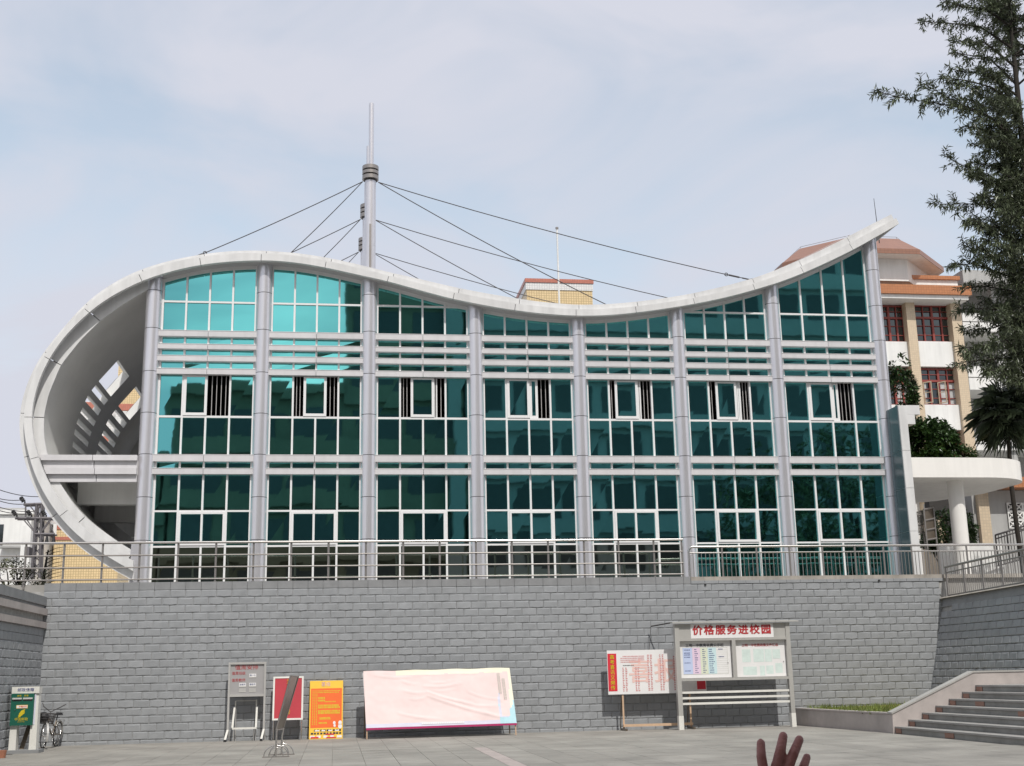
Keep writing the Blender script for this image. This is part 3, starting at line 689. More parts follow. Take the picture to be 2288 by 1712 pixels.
for b in range(7):
    L0, R0 = CX[b]+CR_-0.02, CX[b+1]-CR_+0.02
    if b == 0: L0 = CX[b]+CR_
    mxs = [L0+FW/2+(R0-L0-FW)*k/4 for k in range(5)]
    # beams, each in two lengths
    xm = mxs[2]
    for z0, z1 in beams:
        for a, c in ((CX[b]+0.15, xm-0.006), (xm+0.006, CX[b+1]-0.15)):
            MB().box(a, c, -0.135, GY+0.02, z0, z1).build('beam', M['beam'], bld)
            MB().box(a+0.0, c-0.0, -0.145, -0.03, z1+0.001, z1+0.012).build('beam_flashing', M['frame'], bld)
    def mull(mb, z0, z1, which=range(5), y0=GY-0.055, y1=GY+0.05):
        for k in which:
            tz = z1 if not callable(z1) else z1(mxs[k])
            if tz > z0+0.02: mb.box(mxs[k]-FW/2, mxs[k]+FW/2, y0, y1, z0, tz)
    # ---- top window under the roof
    tf = lambda x: soff(x)-0.10
    w = MB(); z0 = 11.56
    mull(w, z0, lambda x: soff(x)+0.02); w.box(L0, R0, GY-0.05, GY+0.04, 11.535, 11.575)
    TB = 12.45
    for k in range(4):
        xa, xb = mxs[k], mxs[k+1]
        n = 5
        for q in range(n):
            a = xa+(xb-xa)*q/n; c = xa+(xb-xa)*(q+1)/n
            w.hexa([(a, GY-0.04, tf(a)), (c, GY-0.04, tf(c)), (c, GY+0.045, tf(c)), (a, GY+0.045, tf(a)), (a, GY-0.04, soff(a)+0.01), (c, GY-0.04, soff(c)+0.01), (c, GY+0.045, soff(c)+0.01), (a, GY+0.045, soff(a)+0.01)])
    hasbar = max(tf(CX[b]+.3), tf(CX[b+1]-.3)) > TB+0.15
    if hasbar:
        for k in range(4):
            n = 6
            for q in range(n):
                a = mxs[k]+(mxs[k+1]-mxs[k])*q/n; c = mxs[k]+(mxs[k+1]-mxs[k])*(q+1)/n
                if min(tf(a), tf(c)) > TB-0.05: w.box(a, c, GY-0.05, GY+0.04, TB-0.025, TB+0.03)
    win = w.build('window', M['frame'], bld)
    for k in range(4):
        a, c = mxs[k]+FW/2, mxs[k+1]-FW/2
        lo = (lambda x: min(tf(x), TB-0.02)) if hasbar else tf
        pane(a, c, 11.575, 0, win, topf=lambda x: lo(x)+0.005)
        if hasbar and max(tf(a), tf(c)) > TB+0.06:
            pane(a, c, TB+0.03, 0, win, topf=lambda x: tf(x)+0.005)
    # ---- strips between the beams
    for (zb, zt) in ((11.126, 11.364), (10.775, 10.984), (10.385, 10.622), (7.447, 7.654)):
        w = MB(); mull(w, zb+0.012, zt); w.box(L0, R0, GY-0.04, GY+0.04, zb+0.001, zb+0.035); win = w.build('window', M['frame'], bld)
        for k in range(4): pane(mxs[k]+FW/2, mxs[k+1]-FW/2, zb+0.035, zt-0.001, win, 'transom_pane')
    # ---- first floor window with sliding sashes
    zb, zm, zt = 7.85, 8.985, 10.222
    w = MB(); mull(w, zb, zm-0.03); mull(w, zm-0.03, zt, (0, 1, 3, 4)); w.box(L0, R0, GY-0.05, GY+0.04, zm-0.03, zm+0.03)
    win = w.build('window', M['frame'], bld)
    for k in range(4): pane(mxs[k]+FW/2, mxs[k+1]-FW/2, zb, zm-0.03, win)
    for k in (0, 3): pane(mxs[k]+FW/2, mxs[k+1]-FW/2, zm+0.03, zt, win)
    A, Z = mxs[1]+FW/2, mxs[3]-FW/2; W_ = Z-A
    for i_, (s0, s1) in enumerate(sashes[b]['s']):
        x0, x1 = A+W_*s0, A+W_*s1; y = GY-0.07 if i_ == 0 else GY-0.02; t_ = 0.075
        f_ = MB(); f_.box(x0, x0+t_, y, y+0.05, zm+0.035, zt-0.01); f_.box(x1-t_, x1, y, y+0.05, zm+0.035, zt-0.01); f_.box(x0+t_, x1-t_, y, y+0.05, zm+0.035, zm+0.115); f_.box(x0+t_, x1-t_, y, y+0.05, zt-0.06, zt-0.01)
        f_.build('sliding_sash', M['frame'], win); pane(x0+t_, x1-t_, zm+0.115, zt-0.06, win, y=y+0.015)
    for e0, e1 in sashes[b]['e']:
        x0, x1 = A+W_*e0, A+W_*e1; y = GY-0.02; f_ = MB(); f_.box(x0, x0+0.045, y, y+0.05, zm+0.035, zt-0.01); f_.box(x1-0.06, x1, y, y+0.05, zm+0.035, zt-0.01); f_.build('sliding_sash', M['frame'], win); pane(x0+0.045, x1-0.06, zm+0.035, zt-0.01, win, y=y+0.015)
    for o0, o1 in sashes[b]['o']:
        x0, x1 = A+W_*o0, A+W_*o1; nb = max(1, int(round((x1-x0)/0.16)))
        for q in range(nb):
            xx = x0+(x1-x0)*(q+0.75)/(nb+0.5); MB().box(xx-0.009, xx+0.009, GY+0.03, GY+0.048, zm+0.05, zt).build('security_bar', M['bar'], win)
    # ---- ground floor window
    zb, z1_, z2_, zt = TZ+0.0, 5.235, 6.24, 7.283
    w = MB(); mull(w, zb, zt, (0, 1, 3, 4)); mull(w, zb, z1_, (2,)); mull(w, z2_, zt, (2,))
    for z in (z1_, z2_): w.box(L0, R0, GY-0.05, GY+0.04, z-0.025, z+0.025)
    win = w.build('window', M['frame'], bld)
    t_ = 0.06; f_ = MB(); x0, x1 = mxs[1]+FW/2, mxs[3]-FW/2
    f_.box(x0, x0+t_, GY-0.075, GY+0.01, z1_+0.03, z2_-0.03); f_.box(x1-t_, x1, GY-0.075, GY+0.01, z1_+0.03, z2_-0.03); f_.box(x0+t_, x1-t_, GY-0.075, GY+0.01, z1_+0.03, z1_+0.10); f_.box(x0+t_, x1-t_, GY-0.075, GY+0.01, z2_-0.085, z2_-0.03); f_.box(mxs[2]-0.03, mxs[2]+0.03, GY-0.07, GY+0.01, z1_+0.10, z2_-0.085)
    f_.build('casement_frame', M['frame'], win)
    for k in range(4):
        a, c = mxs[k]+FW/2, mxs[k+1]-FW/2
        pane(a, c, zb, z1_-0.025, win, g='glass_low' if b < 5 else 'glass'); pane(a, c, z2_+0.025, zt, win)
        if k in (0, 3): pane(a, c, z1_+0.025, z2_-0.025, win)
        elif k == 1: pane(a+t_, mxs[2]-0.03, z1_+0.10, z2_-0.085, win)
        else: pane(mxs[2]+0.03, c-t_, z1_+0.10, z2_-0.085, win)
# interior shell: floor, rear wall, end walls
MB().box(0.25, 22.3, 0.3, YB-0.05, 7.25, 7.84).build('floor_slab', M['dark'], bld)
MB().box(0.25, 22.3, 5.0, 5.2, TZ, 12.0).build('inner_wall', M['dark'], bld)
MB().box(0.12, 0.24, 0.16, YB-0.05, TZ, 13.6).build('hall_side_wall', M['silver'], bld)
MB().box(22.3, 22.42, 0.16, YB-0.05, TZ, 14.9).build('hall_side_wall', M['silver'], bld)
MB().box(0.25, 22.3, YB-0.2, YB-0.05, TZ, 11.9).build('rear_wall', M['silver'], bld)
# wing wall at the right corner
WX = 22.37
wg = MB(); wg.hexa([(WX, -1.0, TZ-0.01), (WX+0.27, -1.0, TZ-0.01), (WX+0.27, 0.25, TZ-0.01), (WX, 0.25, TZ-0.01), (WX, -1.0, 9.30), (WX+0.27, -1.0, 9.30), (WX+0.27, 0.25, 9.30), (WX, 0.25, 9.30)])
o = wg.build('wing_wall', M['white_panel'], bld)
wl = o
zz = [TZ, 5.45, 6.75, 7.9, 9.30]
for a, c in zip(zz, zz[1:]):
    for y0, y1 in ((-0.99, -0.42), (-0.41, 0.2)): MB().box(WX-0.02, WX-0.002, y0+0.005, y1-0.005, a+0.006, c-0.006).build('wing_panel', M['wing_panel'], wl)
    MB().box(WX+0.006, WX+0.264, -1.018, -1.002, a+0.006, c-0.006).build('front_panel', M['white_panel'], wl)
MB().box(WX+0.27, WX+0.70, -1.0, -0.6, 9.02, 9.31).build('stepped_cap', M['white_panel'], wl)
MB().box(WX+0.27, WX+0.52, -1.0, -0.6, 8.72, 9.018).build('stepped_cap', M['white_panel'], wl)
# roof masts with their stays
def zroof(x): return interp(x, sorted([p[0] for p in CO if p[1] > 12]), [p[1] for p in sorted([p for p in CO if p[1] > 12])])
ends = [UY(389,580,0), UY(639,564,0), UY(1371,680,0), UY(1688,616,0)]
for k, y in enumerate((0.0, 3.24, 6.5)):
    x = 6.31
    m_ = MB().cyl((x, y), 0.172, 13.3, 16.5, 20).build('mast', M['silver'], bld)
    MB().cyl((x+0.02, y), 0.078, 16.9, 19.07, 14).build('mast_tube', M['silver'], m_)
    MB().cyl((x, y), 0.20, 16.46, 16.96, 20).build('mast_neck', M['groove'], m_)
    for a, c in ((16.50, 16.62), (16.67, 16.77), (16.82, 16.94)): MB().cyl((x, y), 0.252, a, c, 24).build('collar_ring', M['steel_dull'], m_)
    MB().box(x-0.03, x+0.03, y-0.18, y-0.165, 13.4, 15.0).build('mast_seam', M['steel_dull'], m_)
    for i_, e in enumerate(ends):
        s = -1 if e.x < x else 1; p0 = Vector((x+s*0.24, y, 16.44)); p1 = Vector((e.x, y, zroof(e.x)-0.05))
        pts = []
        for q in range(9):
            t = q/8; p = p0.lerp(p1, t); p.z -= 4*t*(1-t)*0.012*(p1-p0).length; pts.append(p)
        cb = MB().tube(pts, 0.014, 6).build('stay_cable', M['wire'], m_)
        MB().tube([p0+Vector((-s*0.08, 0, 0.06)), p0], 0.03, 8).build('cable_lug', M['black'], cb) if False else None
        if i_ in (0, 3):
            d = (p1-pts[-2]).normalized(); tb = MB()
            for q, (a, c, r_) in enumerate(((0.9, 0.55, 0.028), (0.45, 0.2, 0.022))): tb.tube([p1-d*a, p1-d*c], r_, 6)
            tb.torus(p1-d*0.98, (0, 1, 0), 0.05, 0.014, 12, 5); tb.torus(p1-d*0.14, (0, 1, 0), 0.045, 0.014, 12, 5)
            tb.build('turnbuckle', M['wire'], m_)
# lightning conductor along the roof edge
lc = MB(); pts = [(p[0], YO+0.9, p[1]+0.16) for p in CO[8:int(N*0.74)]]
lc.tube(pts[::3], 0.006, 4)
for p in pts[::7]: lc.tube([(p[0], p[1], p[2]-0.25), p], 0.005, 4)
lc.build('lightning_conductor', M['thin_wire'], bld)
p = UY(1958, 470, 2.0); MB().tube([(p.x, 2.0, p.z-1.2), (p.x-0.05, 2.0, UY(1958, 444, 2.0).z)], [0.018, 0.008], 6).build('lightning_rod', M['wire'], bld)
# ------------------------------------------------------------------ railings
RY = -1.85
def post_x(a): return [UY(x, 1250, RY).x for x in a]
rl = thing('railing', 'long stainless railing with horizontal bars along the wall top above the banner', 'railing', (6, RY, TZ), 'railings on the wall top')
MB().tube([(-4.6, RY, 5.155), (15.12, RY, 5.15)], 0.034, 10).build('top_rail', M['steel'], rl)
for z in (4.82, 4.50, 4.185): MB().tube([(-4.6, RY, z), (15.10, RY, z-0.005)], 0.020, 8).build('rail', M['steel_dull'], rl)
for x in [-3.7, -2.69, -1.72, -0.74, 0.214, 1.21, 2.20, 3.19, 4.19, 5.19, 6.20, 7.217, 8.22, 9.225, 10.23, 11.25, 12.27, 13.26, 14.277, 15.09]:
    p = MB().tube([(x, RY+0.035, TZ-0.15), (x, RY+0.035, 5.13)], 0.029, 8).build('post', M['steel_dull'], rl)
    MB().box(x-0.05, x+0.05, RY-0.012, RY+0.08, TZ+0.001, TZ+0.012).build('base_plate', M['steel'], p)
r2 = thing('railing', 'stainless railing with upright bars along the wall top above the display case', 'railing', (20, RY, TZ), 'railings on the wall top')
xs0 = 15.28
pts = [(xs0, RY, TZ-0.14), (xs0, RY, 4.80)] + [(xs0+0.13-0.13*math.cos(R(a)), RY, 4.81+0.13*math.sin(R(a))) for a in (15, 35, 55, 75, 90)] + [(26.5, RY, 4.94)]
MB().tube(pts, 0.034, 10).build('top_rail', M['steel'], r2)
for z in (4.77, 4.045): MB().tube([(xs0, RY, z), (26.5, RY, z)], 0.020, 8).build('rail', M['steel'], r2)
px2 = [16.25, 17.27, 18.25, 19.24, 20.22, 21.09, 21.95, 22.79, 23.66, 24.54, 25.45]
for x in px2:
    MB().tube([(x, RY+0.0, TZ-0.16), (x, RY+0.0, 4.93)], 0.029, 8).build('post', M['steel_dull'], r2)
al = [xs0]+px2
bme = None
for a, c in zip(al, al[1:]):
    n = 8
    for k in range(1, n):
        x = a+(c-a)*k/n
        if bme is None:
            o = MB().tube([(0, 0, 4.05), (0, 0, 4.765)], 0.011, 6, caps=False).build('baluster', M['steel_dull']); bme = o.data; bpy.data.objects.remove(o)
        o = bpy.data.objects.new('baluster', bme); col.objects.link(o); o.parent = r2; o.location = (x-20, 0, -TZ)
# ramp railing
r3 = thing('railing', 'sloping stainless railing of the ramp above the granite steps', 'railing', (22.9, -4, 3.5), 'railings on the wall top')
def rz(y): return 3.39+0.018*(WY-y)
XR = 22.86
MB().tube([(XR, WY-0.08, rz(WY)+0.90), (XR, -9.5, rz(-9.5)+0.90)], 0.034, 10).build('top_rail', M['steel_dull'], r3)
for h in (0.74, 0.09): MB().tube([(XR, WY-0.08, rz(WY)+h), (XR, -9.5, rz(-9.5)+h)], 0.018, 8).build('rail', M['steel_dull'], r3)
y = WY-0.10; yp = []
while y > -9.5: yp.append(y); y -= 1.02
for y in yp: MB().tube([(XR, y, rz(y)-0.02), (XR, y, rz(y)+0.88)], 0.029, 8).build('post', M['steel_dull'], r3)
for a, c in zip(yp, yp[1:]):
    for k in range(1, 9):
        y = a+(c-a)*k/9; MB().tube([(XR, y, rz(y)+0.09), (XR, y, rz(y)+0.74)], 0.010, 5, caps=False).build('baluster', M['steel_dull'], r3)
MB().hexa([(22.62, WY-0.02, rz(WY)+0.003), (23.3, WY-0.02, rz(WY)+0.003), (23.3, -9.5, rz(-9.5)+0.003), (22.62+0.03, -9.5, rz(-9.5)+0.003), (22.70, WY-0.02, rz(WY)+0.05), (23.3, WY-0.02, rz(WY)+0.05), (23.3, -9.5, rz(-9.5)+0.05), (22.73, -9.5, rz(-9.5)+0.05)]).build('kerb', M['concrete'], r3)

# ------------------------------------------------------------------ entrance canopy right of the building
cn = thing('entrance_canopy', 'white concrete canopy with a rounded end on a round column', 'canopy', (23.7, -1.2, TZ))
cz0, cz1 = 7.08, 7.69
poly = [(22.645, -0.98), (24.0, -0.98), (25.0, -0.98)] + [(25.0+1.87*math.sin(R(a)), 0.5-1.48*math.cos(R(a))) for a in range(5, 91, 5)] + [(26.8, 2.5), (26.0, 4.2), (24.4, 5.6), (22.645, 6.4)]
MB().prism(poly, 'z', cz0, cz1).build('canopy_slab', M['canopy'], cn)
inn = [(22.66, -0.85), (25.0, -0.84)] + [(25.0+1.73*math.sin(R(a)), 0.5-1.34*math.cos(R(a))) for a in range(5, 91, 7)] + [(26.6, 2.4), (25.8, 4.0), (24.2, 5.4), (22.66, 6.2)]
MB().prism(inn, 'z', cz1+0.003, cz1+0.02).build('planting_bed', M['soil'], cn)
ccx = UY(2145, 1190, -0.2).x
MB().cyl((ccx, -0.2), 0.24, TZ-0.02, cz0+0.01, 28).build('column', M['canopy'], cn)

# ------------------------------------------------------------------ foliage
def leaf_quad(mb, p, d, up, l, w):
    d = d.normalized(); s = d.cross(up)
    if s.length < 1e-3: s = d.orthogonal()
    s.normalize(); n = s.cross(d)
    a = p; b = p+d*l*0.45+s*w*0.5+n*l*0.06; c = p+d*l-n*l*0.10; e = p+d*l*0.45-s*w*0.5+n*l*0.06
    mb.quad(a, b, c); mb.quad(a, c, e)
def rvec(r): 
    while True:
        v = Vector((r.uniform(-1, 1), r.uniform(-1, 1), r.uniform(-1, 1)))
        if 0.05 < v.length < 1: return v.normalized()
def whorl(mb, p, d, r, n, l, w):
    d = d.normalized(); a = d.orthogonal().normalized(); b = d.cross(a); q0 = r.uniform(0, 6.28)
    for k in range(n):
        q = q0+2.4*k; t = r.uniform(0.35, 1.1); v = (a*math.cos(q)+b*math.sin(q))*t+d*r.uniform(0.25, 0.9)+Vector((0, 0, -0.25))
        leaf_quad(mb, p-d*r.uniform(0, 0.14)+rvec(r)*0.03, v+rvec(r)*0.25, Vector((0, 0, 1))+rvec(r)*0.5, l*r.uniform(0.5, 1.2), w*r.uniform(0.8, 1.15))
def shrub(name, label, cat, base, centre, rad, n, seed, m='leaf_shrub', leaf=(0.14, 0.05), group=None, flat=0.0):
    r = random.Random(seed); t = thing(name, label, cat, base, group); f = MB(); st_ = MB(); c = Vector(centre); b = Vector(base)
    tips = []
    for k in range(n):
        v = rvec(r); q = r.uniform(0.35, 1.0)**0.5
        p = Vector((c.x+v.x*rad[0]*q, c.y+v.y*rad[1]*q, c.z+v.z*rad[2]*q))
        g_ = mnoise.noise(p*1.3+Vector((seed, 0, 0)))
        if g_ < -0.15 and q > 0.6: continue
        if p.z < b.z+0.05: p.z = b.z+r.uniform(0.05, 0.3)
        whorl(f, p, (v+Vector((0, 0, 0.5))), r, 6, leaf[0], leaf[1]); tips.append(p)
    for k in range(14):
        p = tips[r.randrange(len(tips))]; m1 = b.lerp(p, 0.5)+Vector((r.uniform(-.1, .1), 0, 0.1)); st_.tube([b+Vector((r.uniform(-.15, .15)*rad[0], r.uniform(-.1, .1), 0)), m1, p], [0.03, 0.02, 0.006], 5)
    st_.build('stems', M['bark'], t); f.build('crown', M[m], t)
    return t
# the big tree at the right: trunk out of frame, drooping limbs reach in
TY = 0.4
tb = UY(2325, 1300, TY)
tree = thing('tall_tree', 'tall dark tree with long narrow leaves hanging high above the fan palm', 'tree', (tb.x, TY, 3.5))
r = random.Random(11)
def P(x, y, dy=0.0):
    q = UY(x, y, TY+dy); return q
trunk = [Vector((tb.x, TY, 3.4)), P(2322, 1000), P(2312, 760), P(2302, 560), P(2290, 380), P(2276, 230), P(2262, 90), P(2250, -60), P(2248, -260)]
MB().tube(trunk, [0.20, 0.18, 0.16, 0.135, 0.11, 0.09, 0.07, 0.045, 0.015], 10).build('trunk', M['bark'], tree)
def on_trunk(y):
    for a, b in zip(range(len(trunk)-1), range(1, len(trunk))): pass
    ys = [1300, 1000, 760, 560, 380, 230, 90, -60, -260]
    for i in range(len(ys)-1):
        if ys[i] >= y >= ys[i+1]:
            t = (ys[i]-y)/(ys[i]-ys[i+1]); return trunk[i].lerp(trunk[i+1], t)
    return trunk[-1]
limbs = [ # (trunk y, way points px, tip px, depth at tip)
 (20, [(2190, -20)], (2140, -60), 1.0), (60, [(2200, 20), (2150, 15)], (2112, 3), -1.0), (110, [(2190, 60), (2120, 52)], (2056, 48), 0.5), (70, [(2215, 20)], (2180, -30), 1.5),
 (150, [(2200, 95)], (2130, 92), -1.3), (190, [(2210, 130)], (2128, 118), 1.4), (215, [(2200, 165), (2150, 160)], (2120, 152), 0.3), (240, [(2215, 195), (2160, 180)], (2104, 172), -0.8),
 (420, [(2280, 330), (2240, 280), (2180, 248), (2100, 232), (2030, 222)], (1960, 205), -0.4), (400, [(2270, 320), (2215, 262), (2130, 225)], (2055, 182), -0.9), (330, [(2230, 250)], (2140, 215), 1.2),
 (420, [(2270, 330), (2200, 290)], (2150, 282), 0.6), (380, [(2250, 320)], (2185, 300), -1.5), (520, [(2270, 420), (2200, 390), (2140, 365)], (2108, 346), 0.2), (500, [(2262, 400), (2215, 345)], (2175, 322), 1.3),
 (560, [(2270, 470), (2190, 456)], (2090, 456), -0.3), (540, [(2260, 440), (2210, 400)], (2170, 395), -1.2), (590, [(2260, 510), (2200, 490)], (2150, 492), 0.8), (620, [(2270, 545), (2220, 515)], (2197, 512), -1.0),
 (680, [(2260, 600), (2190, 560)], (2150, 548), 0.4), (700, [(2260, 620), (2180, 590)], (2122, 592), -0.6), (720, [(2260, 650), (2200, 640)], (2150, 645), 0.9), (760, [(2260, 690), (2190, 690)], (2140, 692), -0.2),
 (800, [(2260, 720), (2210, 735)], (2150, 740), 0.6), (820, [(2260, 770), (2200, 775)], (2143, 778), -0.7), (850, [(2260, 800), (2190, 805)], (2137, 812), 0.2), (860, [(2270, 760), (2225, 720)], (2170, 690), 1.5), (900, [(2280, 800), (2250, 760)], (2210, 770), -1.5),
 (640, [(2270, 560)], (2235, 545), -1.8), (460, [(2275, 380)], (2235, 370), 1.8), (300, [(2265, 250)], (2225, 225), -1.9), (740, [(2280, 680)], (2240, 640), 1.9), (560, [(2280, 500)], (2245, 470), -1.7), (160, [(2265, 100)], (2225, 90), 1.8), (820, [(2280, 760)], (2235, 700), -1.8)]
lm = MB(); fol = MB()
def leafy(path, r, dens, spread):
    """twigs and whorls of leaves along a limb"""
    tot = sum((b-a).length for a, b in zip(path, path[1:])); acc = 0
    for a, b in zip(path, path[1:]):
        n = max(1, int((b-a).length*dens))
        for k in range(n):
            t = (k+r.random())/n; p = a.lerp(b, t); f_ = (acc+(b-a).length*t)/tot
            if f_ < 0.10: continue
            d = (b-a).normalized(); v = (d*0.7+rvec(r)*0.9+Vector((0, 0, 0.05))).normalized(); ln = spread*r.uniform(0.3, 1.0)*(1.15-0.6*f_)
            e = p+v*ln+Vector((0, 0, -0.06*ln)); lm.tube([p, p.lerp(e, 0.5)+Vector((0, 0, 0.03)), e], [0.011, 0.008, 0.003], 4, caps=False)
            m = max(2, int(ln/0.13))
            for q in range(m):
                pp = p.lerp(e, (q+1)/m); whorl(fol, pp, v+rvec(r)*0.5, r, 8, 0.235, 0.050)
        acc += (b-a).length
for ty, way, tip, dy in limbs:
    s = on_trunk(min(1290, ty)); n = len(way)
    path = [s] + [P(x, y, dy*(k+1)/(n+1)) for k, (x, y) in enumerate(way)] + [P(tip[0], tip[1], dy)]
    lm.tube(path, [0.05]+[0.042-0.032*(k+1)/(len(path)-1) for k in range(len(path)-1)], 6)
    leafy(path, r, 9.6, 0.70); whorl(fol, path[-1], path[-1]-path[-2], r, 9, 0.2, 0.04)
for k in range(28):
    ty = r.uniform(-40, 860); s = on_trunk(min(1290, ty+r.uniform(20, 120))); dy = r.uniform(-1.9, 1.9)
    e = P(r.uniform(2165, 2275), ty, dy); path = [s, s.lerp(e, 0.55)+Vector((0, 0, 0.2)), e]
    lm.tube(path, [0.035, 0.024, 0.008], 6); leafy(path, r, 13, 0.62)
# the half of the crown outside the picture
for k in range(26):
    s = on_trunk(r.uniform(-100, 900)); a = r.uniform(-1.2, 1.5); ln = r.uniform(1.8, 3.6); e = s+Vector((math.cos(a)*ln, math.sin(a)*ln, r.uniform(-0.5, 0.8))); path = [s, s.lerp(e, 0.5)+Vector((0, 0, 0.25)), e]
    lm.tube(path, [0.045, 0.028, 0.008], 6); leafy(path, r, 6, 0.6)
lm.build('branches', M['bark'], tree); fol.build('crown', M['leaf'], tree)
print('tree tris', len(fol.f))

# fan palm behind the canopy end
def fan(mb, hub, d, up, rad, r, n=17):
    d = d.normalized(); s = d.cross(up).normalized(); nrm = s.cross(d)
    for k in range(n):
        q = R(-115+230*k/(n-1)); v = d*math.cos(q)+s*math.sin(q); L_ = rad*r.uniform(0.85, 1.05); w = s*math.cos(q)-d*math.sin(q); ww = 0.017
        m1 = hub+v*L_*0.55+nrm*0.05; e = hub+v*L_+Vector((0, 0, -0.28*L_*r.uniform(0.5, 1.3)))
        mb.quad(hub, m1+w*ww, e); mb.quad(hub, e, m1-w*ww)
pc = UY(2246, 925, 0.9); pb = UY(2278, 1230, 0.9)
palm = thing('fan_palm', 'fan palm with a thin trunk standing behind the rounded canopy end', 'palm tree', (pb.x+0.05, 0.9, TZ))
MB().tube([(pb.x+0.08, 0.9, TZ-0.02), (pb.x, 0.9, 5.6), (pb.x-0.02, 0.9, 7.2), (pc.x+0.06, 0.9, pc.z-0.1)], [0.09, 0.075, 0.07, 0.065], 10).build('trunk', M['bark'], palm)
pf, ps = MB(), MB(); rp = random.Random(5)
for k in range(40):
    a = 2.4*k; el = R(78-150*k/39+rp.uniform(-8, 8)); v = Vector((math.cos(a)*math.cos(el), math.sin(a)*math.cos(el), math.sin(el))); ln = rp.uniform(0.42, 0.72)
    hub = pc+v*ln+Vector((0, 0, -0.06)); ps.tube([pc+Vector((0, 0, -0.1)), pc.lerp(hub, 0.5)+Vector((0, 0, 0.05)), hub], [0.016, 0.012, 0.009], 5)
    fan(pf, hub, (v+Vector((0, 0, -0.25))), Vector((0.01, 0.02, 1)) if abs(v.z) < 0.95 else Vector((1, 0, 0)), rp.uniform(0.68, 0.92), rp)
ps.build('leaf_stalks', M['bark'], palm); pf.build('crown', M['leaf_palm'], palm)
# shrubs on the canopy, beyond it and at the left
sc = UY(2078, 985, 0.6)
shrub('shrub', 'dense green shrub growing on top of the white canopy', 'shrub', (sc.x, 0.6, cz1+0.02), (sc.x-0.1, 0.6, sc.z-0.15), (1.1, 0.8, 0.9), 1700, 4, leaf=(0.19, 0.075))
sc = UY(2150, 1008, 0.2)
shrub('shrub', 'low light green shrub on the canopy right of the dense one', 'shrub', (sc.x, 0.2, cz1+0.02), (sc.x-0.1, 0.2, cz1+0.25), (0.6, 0.5, 0.42), 420, 6, 'leaf_shrub', (0.12, 0.045))
sc = UY(2012, 860, 2.6)
shrub('small_tree', 'slim green tree between the glass building and the red windows', 'tree', (sc.x+0.1, 2.6, cz1), (sc.x+0.05, 2.6, sc.z-0.35), (0.5, 0.6, 1.5), 900, 9, leaf=(0.18, 0.07))
sc = UY(2115, 1180, 7.5)
shrub('shrub', 'dark shrub in the shade under the canopy', 'shrub', (sc.x, 7.5, TZ), (sc.x, 7.5, sc.z-0.1), (1.3, 0.6, 1.0), 800, 12, leaf=(0.2, 0.08))
sc = UY(36, 1270, 2.5)
shrub('shrub', 'straggly pale shrub behind the railing at the foot of the power pole', 'shrub', (sc.x, 2.5, TZ), (sc.x-0.3, 2.5, TZ+0.42), (1.3, 0.6, 0.75), 420, 21, 'leaf_pale', (0.12, 0.05))
sc = UY(105, 1270, 3.2)
t_ = thing('bare_sapling', 'thin dark leafless sapling behind the railing beside the yellow building', 'sapling', (sc.x, 3.2, TZ)); mb = MB(); rr = random.Random(2)
mb.tube([(sc.x-0.1, 3.2, TZ), (sc.x-0.07, 3.2, 4.8), (sc.x, 3.2, 5.5)], [0.06, 0.045, 0.02], 7)
for k in range(11):
    z = 4.3+k*0.11; a = rr.uniform(-0.6, 0.9); mb.tube([(sc.x-0.07, 3.2, z), (sc.x+0.2*math.cos(a), 3.2+0.1*a, z+0.14), (sc.x+0.42*math.cos(a)+0.1, 3.2+0.2*a, z+0.20)], [0.016, 0.01, 0.005], 5)
mb.build('branches', M['bark'], t_)

# ------------------------------------------------------------------ buildings behind
def rect(x0, y0, x1, y1, Y):
    a, b, c, d = UY(x0, y0, Y), UY(x1, y0, Y), UY(x0, y1, Y), UY(x1, y1, Y)
    return (a.x+c.x)/2, (b.x+d.x)/2, (c.z+d.z)/2, (a.z+b.z)/2
BYY = 30.0
sb = thing('school_building', 'pale building with red-framed windows, orange eaves and an eight-sided tower roof', 'building', (36, BYY, TZ))
X_ = lambda px, py=760: UY(px, py, BYY).x
Z_ = lambda py, px=2060: UY(px, py, BYY).z
xw0, xw1 = X_(1850), UY(2150, 760, BYY).x
MB().box(xw0, xw1-0.05, BYY+0.35, BYY+9, TZ-0.1, Z_(655)).build('wall', M['white_wall'], sb)
MB().box(xw0, UY(2138, 636, BYY).x, BYY-0.1, BYY+9.0, Z_(650)+0.01, Z_(626)).build('parapet', M['white_wall'], sb)
MB().box(xw0, UY(2138, 636, BYY).x+0.1, BYY-0.25, BYY+9.2, Z_(626)+0.004, Z_(618)).build('parapet_cap', M['orange'], sb)
ex = UY(2172, 662, BYY-1.3).x
MB().box(xw0, ex, BYY-1.3, BYY+9.5, Z_(670)-0.05, Z_(652)).build('eave', M['orange'], sb)
MB().box(xw0, ex-0.15, BYY-1.15, BYY+9.2, Z_(670)-0.30, Z_(670)-0.055).build('eave_soffit', M['white_wall'], sb)
MB().hexa([(X_(1990), BYY+9, Z_(622)), (X_(2330), BYY+9, Z_(622)), (X_(2330), BYY+14, Z_(622)), (X_(1990), BYY+14, Z_(622)), (X_(1990), BYY+9, Z_(590)), (X_(2330), BYY+9, Z_(590)), (X_(2330), BYY+14, Z_(590)), (X_(1990), BYY+14, Z_(590))]).build('rear_eave', M['orange'], sb)
